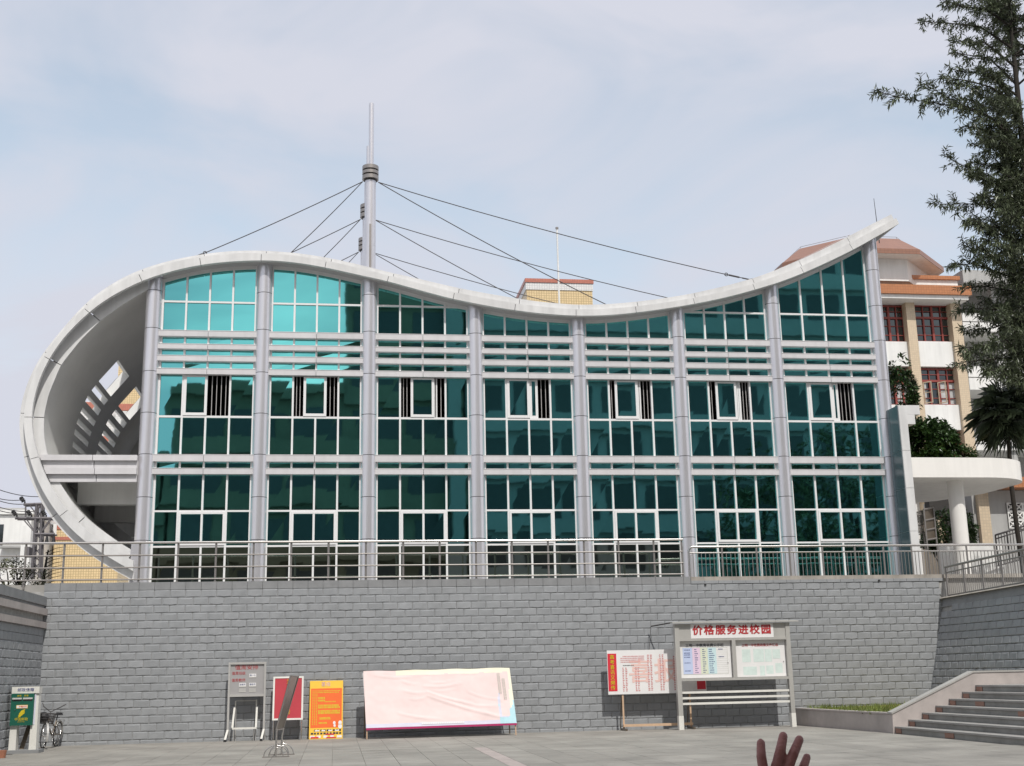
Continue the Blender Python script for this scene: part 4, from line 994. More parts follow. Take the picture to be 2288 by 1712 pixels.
# pilasters
def pil(pa, pb, y):
    a, b = UY(pa, y, BYY-0.3).x, UY(pb, y, BYY-0.3).x
    MB().box(a, b, BYY-0.35, BYY+0.345, TZ-0.1, Z_(676)).build('pilaster', M['beige'], sb)
pil(2030, 2050, 760); pil(2131, 2153, 760); pil(1938, 1958, 760)
def red_window(x0, x1, z0, z1, y, par, lights=4, open_=False, curtain=True):
    w = MB(); t = 0.09; zt = z0+(z1-z0)*0.66
    w.box(x0, x0+t, y-0.05, y+0.06, z0, z1); w.box(x1-t, x1, y-0.05, y+0.06, z0, z1); w.box(x0+t, x1-t, y-0.05, y+0.06, z0, z0+t); w.box(x0+t, x1-t, y-0.05, y+0.06, z1-t, z1); w.box(x0+t, x1-t, y-0.06, y+0.06, zt-t*0.7, zt+t*0.7)
    xm = (x0+x1)/2; w.box(xm-t*0.7, xm+t*0.7, y-0.06, y+0.06, z0+t, zt-t*.7); w.box(xm-t*0.7, xm+t*0.7, y-0.06, y+0.06, zt+t*.7, z1-t)
    for k in (1, 3): xx = x0+(x1-x0)*k/4; w.box(xx-t*0.5, xx+t*0.5, y-0.05, y+0.06, z0+t, zt-t*.7); w.box(xx-0.025, xx+0.025, y-0.04, y+0.05, zt+t*.7, z1-t)
    zz = zt-(zt-z0)*0.33
    win = w.build('window', M['red_frame'], par)
    for k in range(4):
        a, b = x0+(x1-x0)*k/4+0.06, x0+(x1-x0)*(k+1)/4-0.06
        [MB().box(a, b, y-0.03, y+0.04, q_-0.018, q_+0.018).build('glazing_bar', M['red_frame'], win) for q_ in (zz, z0+(zt-z0)*0.3, (zt+z1)/2)]
        MB().box(a-0.03, b+0.03, y+0.045, y+0.055, z0+t, zt-t*.7).build('pane', M['pane_dark'], win); MB().box(a-0.03, b+0.03, y+0.045, y+0.055, zt+t*.7, z1-t).build('pane', M['pane_dark'], win)
        if curtain and k in (0, 2, 3): MB().box(a, b-0.15*(k == 0), y+0.041, y+0.0445, z0+t, zt-t).build('curtain', M['curtain'], win)
    return win
for (y0, y1, sp1, cu) in ((681, 764, 820, False), (822, 905, 961, True), (965, 1045, 1100, True)):
    for pa, pb in ((1958, 2028), (2050, 2131)):
        xa, xb, za, zb = rect(pa, y0, pb, y1, BYY)
        xa = X_(pa, 760)+0.02; xb = X_(pb, 760)-0.02
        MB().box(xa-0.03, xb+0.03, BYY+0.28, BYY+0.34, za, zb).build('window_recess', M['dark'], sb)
        red_window(xa, xb, za, zb, BYY+0.2, sb, curtain=cu)
        MB().box(xa-0.05, xb+0.05, BYY-0.12, BYY+0.344, Z_(sp1), za-0.01).build('spandrel', M['white_wall'], sb)
        if cu and pa == 2050 and y0 == 822:
            for xq, rot in ((xa+0.1, 0.75), (xa+1.0, 0.9)):
                c_, s_ = math.cos(rot), math.sin(rot); L_ = 0.5; zA, zB = za+0.1, za+(zb-za)*0.62
                m_ = MB(); 
                for u0, u1, q0, q1 in ((0, 0.06, zA, zB), (L_-0.06, L_, zA, zB), (0.06, L_-0.06, zA, zA+0.06), (0.06, L_-0.06, zB-0.06, zB), (0.06, L_-0.06, (zA+zB)/2-0.02, (zA+zB)/2+0.02)):
                    m_.hexa([(xq+c_*u0, BYY+0.12-s_*u0, q0), (xq+c_*u1, BYY+0.12-s_*u1, q0), (xq+c_*u1, BYY+0.15-s_*u1, q0), (xq+c_*u0, BYY+0.15-s_*u0, q0), (xq+c_*u0, BYY+0.12-s_*u0, q1), (xq+c_*u1, BYY+0.12-s_*u1, q1), (xq+c_*u1, BYY+0.15-s_*u1, q1), (xq+c_*u0, BYY+0.15-s_*u0, q1)])
                m_.build('open_casement', M['beige'], sb)
# octagonal tower roof
oc = UY(1893, 560, BYY+3.5); ocx, ocy = oc.x, BYY+3.5
def octo(r_, z, n=8): return [(ocx+r_*math.cos(R(22.5+45*k)), ocy+r_*math.sin(R(22.5+45*k)), z) for k in range(n)]
zt, ze0, ze1, zd = UY(1903, 534, ocy-3.5).z, UY(1903, 556, ocy-4.9).z, UY(1903, 567, ocy-4.9).z, Z_(620)
def loft(a, b, name, m):
    mb = MB()
    for k in range(8): mb.quad(a[k], a[(k+1) % 8], b[(k+1) % 8], b[k])
    mb.v += b; n = len(mb.v); mb.face([n-8+k for k in range(8)]); return mb.build(name, m, sb)
loft(octo(5.55, ze0), octo(4.05, zt), 'tower_roof', M['oct_roof']); loft(octo(5.57, ze1), octo(5.57, ze0-0.004), 'tower_roof_edge', M['oct_roof'])
mb = MB(); mb.v += octo(5.55, ze1-0.004) ; mb.face(list(range(8))); mb.build('tower_soffit', M['white_wall'], sb)
loft(octo(4.55, zd-0.5), octo(4.55, ze1-0.01), 'tower_wall', M['white_wall'])
mb = MB(); 
pts = octo(3.95, zt+0.14); mb.tube(pts+[pts[0]], 0.012, 4)
for p in pts: mb.tube([(p[0], p[1], zt), p], 0.012, 4)
mb.build('roof_rail', M['steel_dull'], sb)
# corridor wing with open galleries, seen through the tree
gw = thing('gallery_wing', 'white building wing with open corridor galleries behind the tree', 'building', (44, BYY, TZ))
gx0, gx1 = UY(2154, 760, BYY+2).x, UY(2420, 760, BYY+2).x; GYY = BYY+2.0
zz = lambda py: UY(2220, py, GYY).z
MB().box(gx0+0.05, gx1, GYY+2.4, GYY+8, TZ-0.1, zz(615)).build('rear_wall', M['grey_wall'], gw)
for a, b in ((701, 741), (819, 871), (980, 1006)):
    MB().box(gx0+0.05, gx1, GYY, GYY+0.15, zz((a+b)/2)+0.06, zz(a)).build('parapet', M['white_wall'], gw)
    MB().box(gx0+0.05, gx1, GYY+0.02, GYY+2.39, zz(b), zz((a+b)/2)).build('floor_edge', M['white_wall'], gw)
MB().box(gx0+0.05, gx1, GYY-0.6, GYY+8, zz(640), zz(612)).build('roof_slab', M['grey_wall'], gw)
for px in (2225, 2285, 2345): x = UY(px, 780, GYY+0.4).x; MB().box(x, x+0.5, GYY+0.2, GYY+0.6, TZ, zz(642)).build('gallery_column', M['grey_wall'], gw)
# low annex under the canopy
AY = 9.0
an = thing('annex', 'low annex with beige pilasters and pierced vent blocks under the canopy', 'building', (30, AY, TZ))
az = lambda py: UY(2200, py, AY).z
ax0, ax1 = UY(2178, 1180, AY).x, UY(2400, 1180, AY).x
MB().box(ax0, ax1, AY, AY+4, TZ-0.05, az(1096)).build('wall', M['grey_wall'], an)
MB().box(ax0+0.2, ax1, AY-0.7, AY+4.3, az(1095)+0.0, az(1072)).build('eave', M['orange'], an)
for pa, pb in ((2184, 2208), (2194, 2211)): pass
a, b = UY(2186, 1180, AY).x, UY(2210, 1180, AY).x; MB().box(a, b, AY-0.2, AY-0.003, TZ-0.05, az(1097)).build('pilaster', M['beige'], an)
a, b = UY(2092, 1180, AY).x, UY(2104, 1180, AY).x; MB().box(a, b, AY-0.2, AY+1, TZ-0.05, az(1160)).build('pilaster', M['beige'], an)
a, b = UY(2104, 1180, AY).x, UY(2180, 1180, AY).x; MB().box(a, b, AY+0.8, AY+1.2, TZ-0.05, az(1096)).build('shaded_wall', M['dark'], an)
red_window(UY(2102, 1180, AY).x, UY(2128, 1180, AY).x, az(1209), az(1150), AY+0.6, an, curtain=False)
vb = MB(); x0, z0 = UY(2250, 1150, AY).x, az(1182)
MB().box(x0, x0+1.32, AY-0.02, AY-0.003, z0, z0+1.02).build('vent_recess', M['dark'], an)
for i in range(4):
    for j in range(3):
        cx_, cz_ = x0+0.17+0.33*i, z0+0.17+0.34*j; b_ = MB(); s_ = 0.165
        for x_0, x_1, z_0, z_1 in ((-s_, s_, -s_, -s_+.04), (-s_, s_, s_-.04, s_), (-s_, -s_+.04, -s_+.04, s_-.04), (s_-.04, s_, -s_+.04, s_-.04)): b_.box(cx_+x_0, cx_+x_1, AY-0.06, AY-0.021, cz_+z_0, cz_+z_1)
        b_.tube([(cx_-.12, AY-0.04, cz_-.12), (cx_+.12, AY-0.04, cz_+.12)], 0.03, 4); b_.tube([(cx_-.12, AY-0.04, cz_+.12), (cx_+.12, AY-0.04, cz_-.12)], 0.03, 4); b_.ball((cx_, AY-0.04, cz_), 0.06, 8, 5)
        b_.build('vent_block', M['white_wall'], an)
pw = thing('planter_wall', 'low white planter wall behind the railing under the canopy', 'planter', (28, 6, TZ))
a, b = UY(2100, 1228, 6).x, UY(2240, 1228, 6).x; MB().box(a, b, 6, 6.2, TZ+0.35, UY(2170, 1214, 6).z).build('front_slab', M['white_wall'], pw); MB().box(a+.1, b, 6.05, 6.6, TZ-0.02, TZ+0.348).build('base', M['dark'], pw)
# folding notice frame beside the wing wall
nf = thing('steel_grille', 'old steel grille and board leaning beside the corner of the building', 'frame', (23.0, -0.6, TZ))
def pt(px, py, Y): return UY(2000+px/5.516, 1100+py/5.516, Y)
g0, g1 = pt(205, 500, -0.55), pt(350, 490, -0.2); zt0, zt1 = pt(205, 270, -0.55).z, pt(350, 225, -0.2).z
mb = MB()
for t in [k/7 for k in range(8)]:
    x = g0.x+(g1.x-g0.x)*t; y = -0.55+0.35*t; mb.tube([(x, y, g0.z), (x, y, zt0+(zt1-zt0)*t)], 0.022, 5)
for h in (0.02, 0.35, 0.82, 0.98): mb.tube([(g0.x, -0.55, g0.z+(zt0-g0.z)*h), (g1.x, -0.2, g1.z+(zt1-g1.z)*h)], 0.026, 5)
for x, y in ((g0.x, -0.55), (g1.x, -0.2)): mb.tube([(x, y, TZ), (x, y, g0.z+0.1)], 0.025, 5)
mb.build('grille', M['steel_dull'], nf)
b0, b1 = pt(380, 590, -0.4), pt(500, 570, -0.1); z0, z1 = b0.z, pt(380, 215, -0.4).z
bd = MB(); bd.hexa([(b0.x, -0.42, b0.z), (b1.x, -0.12, b1.z), (b1.x, -0.08, b1.z), (b0.x, -0.38, b0.z), (b0.x, -0.42, z1), (b1.x, -0.12, pt(480, 190, -0.1).z), (b1.x, -0.08, pt(480, 190, -0.1).z), (b0.x, -0.38, z1)]); bd.build('board', M['bronze'], nf)
mb = MB()
for h in (0.0, 0.32, 0.64, 1.0): mb.tube([(b0.x, -0.44, z0+(z1-z0)*h), (b1.x, -0.14, b1.z+(pt(480, 190, -0.1).z-b1.z)*h)], 0.03, 5)
for x, y, zz0, zz1 in ((b0.x, -0.44, TZ, z1), (b1.x, -0.14, TZ, pt(480, 190, -.1).z)): mb.tube([(x, y, zz0), (x, y, zz1)], 0.03, 5)
mb.build('frame', M['steel_dull'], nf)
ir = thing('iron_railing', 'dark iron railing climbing in front of the pierced vent blocks', 'railing', (28, 5, TZ)); mb = MB()
q0, q1 = UY(2224, 1196, 5), UY(2300, 1172, 5); q2, q3 = UY(2228, 1265, 5), UY(2300, 1245, 5)
mb.tube([q0, q1], 0.035, 6); mb.tube([q0+Vector((0, 0, -.13)), q1+Vector((0, 0, -.13))], 0.025, 6); mb.tube([q2, q3], 0.025, 6)
for k in range(13):
    t = k/12; a = q0.lerp(q1, t); b = q2.lerp(q3, t); mb.tube([a, (a.x, 5, b.z)], 0.03 if k % 4 == 0 else 0.014, 5)
mb.build('bars', M['wire'], ir)
# tiled building behind the loop and the hall
YY = 36.0
tbl = thing('tiled_building', 'yellow and white tiled building with red bands seen behind the loop', 'building', (-3, YY, TZ))
x0 = UY(150, 930, YY).x; x1 = UY(266, 850, YY).x; zt = UY(200, 897, YY).z
MB().box(x0, x1-0.01, YY, YY+9, TZ-0.1, zt-0.01).build('wall', M['white_tile'], tbl)
for a, b in ((899, 914), (975, 988), (1050, 1062)): MB().box(x0-0.05, x1-0.012, YY-0.06, YY+9.05, UY(200, b, YY).z, UY(200, a, YY).z).build('red_band', M['red_tile'], tbl)
MB().box(x1, x1+9, YY-0.4, YY+9, TZ-0.1, UY(266, 760, YY).z).build('tower', M['yellow'], tbl)
MB().box(x1-0.05, x1+9.05, YY-0.46, YY+9, UY(285, 918, YY-.4).z, UY(285, 903, YY-.4).z).build('red_band', M['red_tile'], tbl)
MB().box(x1-0.03, x1+9.03, YY-0.44, YY+9, TZ, UY(285, 919, YY-.4).z).build('lower_wall', M['white_tile'], tbl)
lowY = 30.0
la, lb = UY(119, 1240, lowY).x, UY(262, 1290, lowY).x; lz = UY(130, 1172, lowY).z
lo = thing('yellow_outbuilding', 'low yellow tiled outbuilding with red bands behind the left railing', 'building', ((la+lb)/2, lowY, TZ))
MB().box(la, lb, lowY, lowY+3.5, TZ-0.1, lz-0.26).build('wall', M['yellow'], lo)
MB().box(la+0.1, lb+0.02, lowY-0.04, lowY+3.55, lz-0.255, lz).build('red_band', M['red_tile'], lo)
MB().box(la-0.02, lb+0.02, lowY-0.04, lowY+3.55, UY(130, 1207, lowY).z, UY(130, 1200, lowY).z).build('red_band', M['red_tile'], lo)
MB().box(la-0.08, la+0.09, lowY-0.03, lowY+3.5, lz-0.5, lz+0.02).build('corner_pier', M['white_wall'], lo)
# penthouse above the roof
PY = 22.0
ph = thing('roof_penthouse', 'small yellow and white tiled penthouse with a red top edge above the roof', 'building', (16, PY, 12))
a, b = UY(1176, 640, PY).x, UY(1323, 640, PY).x; z = lambda py: UY(1250, py, PY).z
for nm, za, zb, m, e in (('lower_wall', 705, 649, 'yellow', 0.0), ('upper_wall', 649, 633, 'white_tile', 0.03), ('top_edge', 633, 624.5, 'red_tile', 0.07)):
    MB().box(a-e, b+e, PY-e, PY+5, z(za)+0.004, z(zb)).build(nm, M[m], ph)
MB().box(a, b, PY+0.5, PY+4.5, TZ-0.1, z(705)).build('stair_tower', M['yellow'], ph)
fp = UY(1250, 690, 16.0); ft = UY(1246.5, 512, 16.0)
f_ = thing('flagpole', 'thin white pole standing in front of the penthouse', 'pole', (fp.x, 16, fp.z))
MB().tube([(fp.x, 16.0, 4.0), (fp.x, 16.0, ft.z)], [0.055, 0.04], 8).build('pole', M['white_wall'], f_); MB().cyl((fp.x, 16.0), 0.07, ft.z, ft.z+0.08, 8).build('cap', M['steel_dull'], f_)
# white house at the far left
HY = 26.0
hw = thing('white_house', 'plain white house with a flat roof behind the lattice power pole', 'building', (-14, HY, TZ))
a, b = UY(-90, 1220, HY).x, UY(66, 1220, HY).x; zt = UY(30, 1150, HY).z; MB().box(a, b, HY, HY+9, TZ-0.1, zt).build('wall', M['white_wall'], hw)
MB().box(a-0.1, b+0.1, HY-0.12, HY+9.1, zt+0.003, zt+0.22).build('roof_edge', M['white_wall'], hw)
a2, b2 = UY(20, 1118, HY+4).x, UY(56, 1118, HY+4).x; MB().box(a, b2, HY+4, HY+8, zt+0.22, UY(30, 1135, HY+4).z).build('roof_room', M['grey_wall'], hw)
xa, xb, za, zb = rect(-10, 1172, 7, 1225, HY); MB().box(xa, xb, HY-0.02, HY-0.004, za, zb).build('window', M['pane_dark'], hw)
MB().box(UY(5, 1222, HY).x, UY(55, 1222, HY).x, HY-0.5, HY-0.01, UY(30, 1226, HY).z, UY(30, 1221, HY).z).build('ledge', M['grey_wall'], hw)
x = UY(92, 1240, HY).x; dp = thing('white_pillar', 'slim white pillar just right of the lattice power pole', 'pillar', (x, HY-4, TZ)); MB().box(x, x+0.4, HY-4, HY-3.6, TZ-0.1, UY(95, 1175, HY-4).z).build('shaft', M['white_wall'], dp)
# lattice power pole with cross-arms and insulators
QY = 10.0
pp = thing('power_pole', 'dark lattice power pole with cross-arms and insulators left of the loop', 'pole', (UY(82, 1290, QY).x, QY, TZ))
def q(px, py, Y=QY): return UY(px/6.131, 1050+py/6.131, Y)
mb = MB()
A0, A1, B0, B1 = q(480, 880), q(500, 470), q(545, 960), q(570, 465)
for yy in (QY, QY+0.35):
    for a, c in ((q(430, 1480), q(500, 470)), (q(540, 1480), q(572, 465))): mb.tube([(a.x, yy, a.z), (c.x, yy, c.z)], 0.045, 5)
n = 10
for k in range(n):
    a = q(430, 1480).lerp(q(500, 470), k/n); b = q(540, 1480).lerp(q(572, 465), (k+1)/n); mb.tube([a, b], 0.022, 4); a2 = q(540, 1480).lerp(q(572, 465), k/n); b2 = q(430, 1480).lerp(q(500, 470), (k+1)/n)
    mb.tube([(a2.x, QY+.35, a2.z), (b2.x, QY+.35, b2.z)], 0.022, 4); mb.tube([(a.x, QY, a.z), (a.x, QY+.35, a.z)], 0.02, 4)
mb.tube([q(350, 480), q(350, 660)], 0.03, 5); mb.build('lattice_mast', M['pole'], pp)
for a, b in (((325, 475), (590, 465)), ((208, 662), (715, 662)), ((470, 880), (750, 880))):
    mb = MB(); mb.tube([q(*a), q(*b)], 0.05, 5); mb.tube([q(*a)+Vector((0, .35, 0)), q(*b)+Vector((0, .35, 0))], 0.04, 5); mb.build('cross_arm', M['pole'], pp)
mb = MB()
for a, b in (((310, 670), (480, 860)), ((360, 670), (480, 850)), ((690, 670), (560, 850)), ((710, 670), (580, 840)), ((400, 480), (480, 580)), ((660, 670), (740, 880))): mb.tube([q(*a), q(*b)], 0.024, 4)
mb.build('brace', M['pole'], pp)
ins = []
for a in ((340, 470), (230, 655), (432, 655), (632, 655)):
    p = q(*a); mb = MB(); mb.tube([p, p+Vector((0, -0.02, 0.10))], 0.03, 6)
    for k in range(3): mb.tube([p+Vector((-0.05-0.04*k, 0, 0.10+0.055*k)), p+Vector((-0.08-0.04*k, 0, 0.14+0.055*k))], [0.085, 0.06], 8)
    mb.build('insulator', M['black'], pp); ins.append(p+Vector((-0.16, 0, 0.24)))
for a in ((645, 900), (740, 900)):
    p = q(*a); mb = MB(); mb.tube([p, p+Vector((0, 0, -0.30))], [0.03, 0.08], 8); mb.build('insulator', M['black'], pp)
mb = MB(); mb.box(q(365, 1070).x, q(430, 1070).x, QY-0.3, QY+0.1, q(400, 1200).z, q(400, 1065).z); mb.build('junction_box', M['pole'], pp)
wires = [((0, 205), (525, 368), 'upper'), ((0, 340), (330, 408), 'second'), ((0, 345), (325, 470), 'third'), ((0, 450), (460, 570), 'fourth'), ((0, 500), (420, 600), 'fifth'), ((0, 555), (215, 605), 'sixth')]
pw_ = []
for a, b, nm in wires:
    p1 = q(*b); p0 = q(a[0]-260, a[1]-40, QY-3); pts = []
    for k in range(9):
        t = k/8; v = p0.lerp(p1, t); v.z -= 0.5*t*(1-t); pts.append(v)
    MB().tube(pts, 0.014, 5).build('power_wire', M['wire'], pp)
# ------------------------------------------------------------------ post box
rb = random.Random(42)
bx, by = -1.69, -5.0
pb_ = thing('post_box', 'green and white post box standing in the left corner of the court', 'post box', (bx, by, 0))
MB().box(bx-0.42, bx+0.40, by-0.25, by+0.30, 0.0, 0.075).build('base', M['cap'], pb_)
fr = MB()
for s in (-1, 1): fr.hexa([(bx+s*0.30-0.005-(0.155 if s > 0 else -0.0), by-0.10, 0.075), (bx+s*0.30+(0.155 if s < 0 else 0.0)+0.0, by-0.10, 0.075), (bx+s*0.30+(0.155 if s < 0 else 0.0), by+0.16, 0.075), (bx+s*0.30-0.005-(0.155 if s > 0 else 0), by+0.16, 0.075),
                           (bx+s*0.29-(0.13 if s > 0 else 0), by-0.08, 1.34), (bx+s*0.29+(0.13 if s < 0 else 0), by-0.08, 1.34), (bx+s*0.29+(0.13 if s < 0 else 0), by+0.16, 1.34), (bx+s*0.29-(0.13 if s > 0 else 0), by+0.16, 1.34)])
fr.build('frame', M['post_white'], pb_)
MB().box(bx-0.31, bx+0.30, by-0.12, by+0.18, 1.335, 1.485).build('header', M['post_white'], pb_)
bd = MB().box(bx-0.30, bx+0.20, by-0.16, by+0.14, 0.62, 1.33).build('green_box', M['post_green'], pb_)
MB().box(bx+0.205, bx+0.235, by-0.10, by+0.12, 0.63, 1.32).build('side_panel', M['banner_lilac'], pb_)
for s in (-1, 1):
    MB().hexa([(bx-0.05+s*0.118-0.105, by-0.185, 1.205), (bx-0.05+s*0.118+0.105, by-0.185, 1.205), (bx-0.05+s*0.118+0.105, by-0.162, 1.195), (bx-0.05+s*0.118-0.105, by-0.162, 1.195), (bx-0.05+s*0.118-0.105, by-0.180, 1.232), (bx-0.05+s*0.118+0.105, by-0.180, 1.232), (bx-0.05+s*0.118+0.105, by-0.162, 1.24), (bx-0.05+s*0.118-0.105, by-0.162, 1.24)]).build('slot_flap', M['board_frame'], bd)
    MB().box(bx-0.05+s*0.118-0.1, bx-0.05+s*0.118+0.1, by-0.165, by-0.161, 1.165, 1.194).build('slot', M['black'], bd)
MB().box(bx-0.175, bx+0.075, by-0.165, by-0.161, 1.0, 1.075).build('notice', M['yellow_print'], bd)
MB().box(bx-0.168, bx+0.068, by-0.168, by-0.1655, 1.008, 1.067).build('notice_paper', M['paper'], bd)
text('开箱时间', 0.045, M['orange_print'], bd, bx-0.03, by-0.170, 1.037)
MB().tube([(bx-0.2, by-0.161, 0.965), (bx-0.2, by-0.175, 0.965)], 0.012, 8).build('lock', M['chrome'], bd)
em = MB(); ex_, ez_ = bx-0.06, 0.86   # bird-like post emblem of three swept strokes
for k in range(3):
    o_ = 0.035*k; em.prism([(ex_-0.075+o_*0.3, ez_-0.06+o_), (ex_-0.03+o_*0.3, ez_-0.06+o_), (ex_+0.075, ez_+0.03+o_*1.0), (ex_+0.085, ez_+0.055+o_), (ex_+0.0, ez_+0.02+o_)], 'y', by-0.168-0.001*k, by-0.1605)
em.build('emblem', M['yellow_ink'], bd)
text('邮政信箱', 0.085, M['blue_ink'], pb_, bx+0.0, by-0.123, 1.41, sx=1.1)
text('本埠    外埠', 0.05, M['yellow_ink'], bd, bx-0.05, by-0.163, 1.28)
text('中国邮政', 0.075, M['yellow_ink'], bd, bx-0.05, by-0.163, 0.755)
text('CHINA POST', 0.028, M['yellow_ink'], bd, bx-0.05, by-0.163, 0.70)
br_ = thing('leaning_plank', 'dark wooden plank leaning behind the legs of the post box', 'plank', (bx, by+0.3, 0))
MB().hexa([(bx-0.16, by+0.20, 0.0), (bx-0.06, by+0.20, 0.0), (bx-0.06, by+0.25, 0.0), (bx-0.16, by+0.25, 0.0), (bx+0.06, by+0.50, 1.05), (bx+0.16, by+0.50, 1.05), (bx+0.16, by+0.55, 1.05), (bx+0.06, by+0.55, 1.05)]).build('board', M['bronze'], br_)
p = UZ(3, 1694); pt_ = thing('flower_pot', 'brown clay pot on the ground beside the base of the post box', 'pot', (p.x-0.02, p.y, 0)); MB().tube([(p.x-0.02, p.y, 0), (p.x-0.02, p.y, 0.16)], [0.10, 0.125], 14).build('pot', M['terracotta'], pt_)

# ------------------------------------------------------------------ bicycle
bk = thing('bicycle', 'old bicycle with a front basket parked against the wall by the post box', 'bicycle', (-1.62, -3.38, 0))
o = bk.location; V = lambda x, y, z: (o.x+x, o.y+y, o.z+z)
WR = 0.31
def wheel(c, rot):
    ax = Vector((math.sin(rot), -math.cos(rot), 0)); ax = Vector((-math.sin(rot), math.cos(rot), 0))
    w = MB().torus(V(*c), ax, WR-0.018, 0.019, 36, 6).build('wheel', M['black'], bk)
    MB().torus(V(*c), ax, WR-0.042, 0.010, 32, 5).build('rim', M['chrome'], w)
    s = MB(); a = ax.orthogonal().normalized(); b = ax.cross(a); C_ = Vector(V(*c))
    for k in range(14): d = a*math.cos(2*math.pi*k/14)+b*math.sin(2*math.pi*k/14); s.tube([C_+ax*0.02*(-1)**k, C_+d*(WR-0.045)], 0.0022, 4, caps=False)
    s.tube([C_-ax*0.05, C_+ax*0.05], 0.02, 8); s.build('spokes', M['chrome'], w); return w
# local x points forward
def arc(c, r_, a0, a1, rot, n=12):
    return [V(c[0]+r_*math.cos(R(a0+(a1-a0)*k/n))*math.cos(rot), c[1]+r_*math.cos(R(a0+(a1-a0)*k/n))*math.sin(rot), c[2]+r_*math.sin(R(a0+(a1-a0)*k/n))) for k in range(n+1)]
ROT = 0.55                      # front wheel is turned
wheel((0, 0, WR), ROT); wheel((-1.02, 0, WR), 0.0)
def ribbon(pts, w, nrm):
    mb = MB(); nrm = Vector(nrm)
    for a, b in zip(pts, pts[1:]): a, b = Vector(a), Vector(b); mb.quad(a-nrm*w, b-nrm*w, b+nrm*w, a+nrm*w)
    return mb
ribbon(arc((0, 0, WR), WR+0.02, -20, 120, ROT), 0.026, (-math.sin(ROT), math.cos(ROT), 0)).build('mudguard', M['board_frame'], bk)
ribbon(arc((-1.02, 0, WR), WR+0.02, 40, 200, 0), 0.026, (0, 1, 0)).build('mudguard', M['post_white'], bk)
f_ = MB(); hb, hs_, sp, bb = V(-0.20, 0, 0.72), V(-0.13, 0, 0.55), V(-0.78, 0, 0.66), V(-0.60, 0, 0.30)
f_.tube([hb, hs_], 0.02, 8); f_.tube([hs_, bb], 0.019, 8); f_.tube([hb, V(-0.72, 0, 0.50)], 0.015, 8); f_.tube([sp, bb], 0.016, 8)
for s in (-1, 1): f_.tube([bb, V(-1.02, s*0.055, WR)], 0.010, 6); f_.tube([V(-0.76, s*0.01, 0.60), V(-1.02, s*0.055, WR)], 0.010, 6)
f_.build('frame', M['bronze'], bk)
k_ = MB(); cs, sn = math.cos(ROT), math.sin(ROT)
for s in (-1, 1): k_.tube([hs_, V(-0.05-s*sn*0.05, s*cs*0.05, 0.50), V(0-s*sn*0.055, s*cs*0.055, WR)], 0.012, 6)
k_.tube([hb, V(-0.22, 0, 0.86)], 0.012, 6); k_.build('fork', M['chrome'], bk)
h_ = MB(); h_.tube([V(-0.42+0.28*sn, -0.28*cs, 1.06), V(-0.28+0.2*sn, -0.2*cs, 0.99), V(-0.22, 0, 0.87), V(-0.28-0.2*sn, 0.2*cs, 0.99), V(-0.42-0.28*sn, 0.28*cs, 1.06)], 0.012, 8); h_.build('handlebar', M['wire'], bk)
s_ = MB(); s_.hexa([V(-0.95, -0.09, 0.78), V(-0.66, -0.025, 0.78), V(-0.66, 0.025, 0.78), V(-0.95, 0.09, 0.78), V(-0.94, -0.07, 0.84), V(-0.67, -0.02, 0.82), V(-0.67, 0.02, 0.82), V(-0.94, 0.07, 0.84)]); s_.tube([sp, V(-0.80, 0, 0.79)], 0.014, 6); s_.build('saddle', M['black'], bk)
b_ = MB(); cx_, cy_ = 0.03, 0.02
def bp(u, v, z, sc): return V(cx_+cs*u*sc-sn*v*sc, cy_+sn*u*sc+cs*v*sc, z)
for z, sc in ((0.60, 0.8), (0.66, 0.86), (0.72, 0.92), (0.78, 0.97), (0.84, 1.0)):
    q_ = [bp(-0.12, -0.17, z, sc), bp(0.12, -0.17, z, sc), bp(0.12, 0.17, z, sc), bp(-0.12, 0.17, z, sc)]; b_.tube(q_+[q_[0]], 0.006 if z < 0.84 else 0.010, 5)
for k in range(7):
    u = -0.12+0.04*k
    for v in (-0.17, 0.17): b_.tube([bp(u, v, 0.60, 0.8), bp(u, v, 0.84, 1.0)], 0.004, 4)
for k in range(9):
    v = -0.17+0.0425*k
    for u in (-0.12, 0.12): b_.tube([bp(u, v, 0.60, 0.8), bp(u, v, 0.84, 1.0)], 0.004, 4)
    b_.tube([bp(-0.12, v, 0.60, 0.8), bp(0.12, v, 0.60, 0.8)], 0.004, 4)
b_.build('basket', M['wire'], bk)
c_ = MB(); c_.torus(V(-0.60, 0.03, 0.30), (0, 1, 0), 0.08, 0.008, 20, 5); c_.tube([V(-0.60, 0.0, 0.30), V(-0.52, 0.06, 0.15)], 0.01, 6); c_.tube([V(-0.60, 0, 0.30), V(-0.68, -0.06, 0.45)], 0.01, 6); c_.box(*[o.x-0.57, o.x-0.47, o.y+0.05, o.y+0.13, 0.14, 0.16]); c_.build('crank', M['chrome'], bk)
g_ = MB(); g_.tube([V(-0.98, 0.08, 0.0), V(-1.02, 0.06, WR)], 0.009, 5); g_.tube([V(-0.98, -0.08, 0.0), V(-1.02, -0.06, WR)], 0.009, 5)
for yy in (-0.06, 0.06): g_.tube([V(-0.80, yy, 0.66), V(-1.22, yy, 0.66), V(-1.02, 0.06*(1 if yy > 0 else -1), WR)], 0.007, 5)
g_.build('carrier', M['chrome'], bk)
bk.rotation_euler = (R(-5), 0, math.atan2(-1.0, -0.10))
bg_ = thing('bag', 'dark bag lying in the front basket of the bicycle', 'bag', (-1.60, -3.38, 0.62))
MB().ball((-1.63, -3.40, 0.75), (0.13, 0.13, 0.13), 12, 8).build('bag_body', M['black'], bg_)

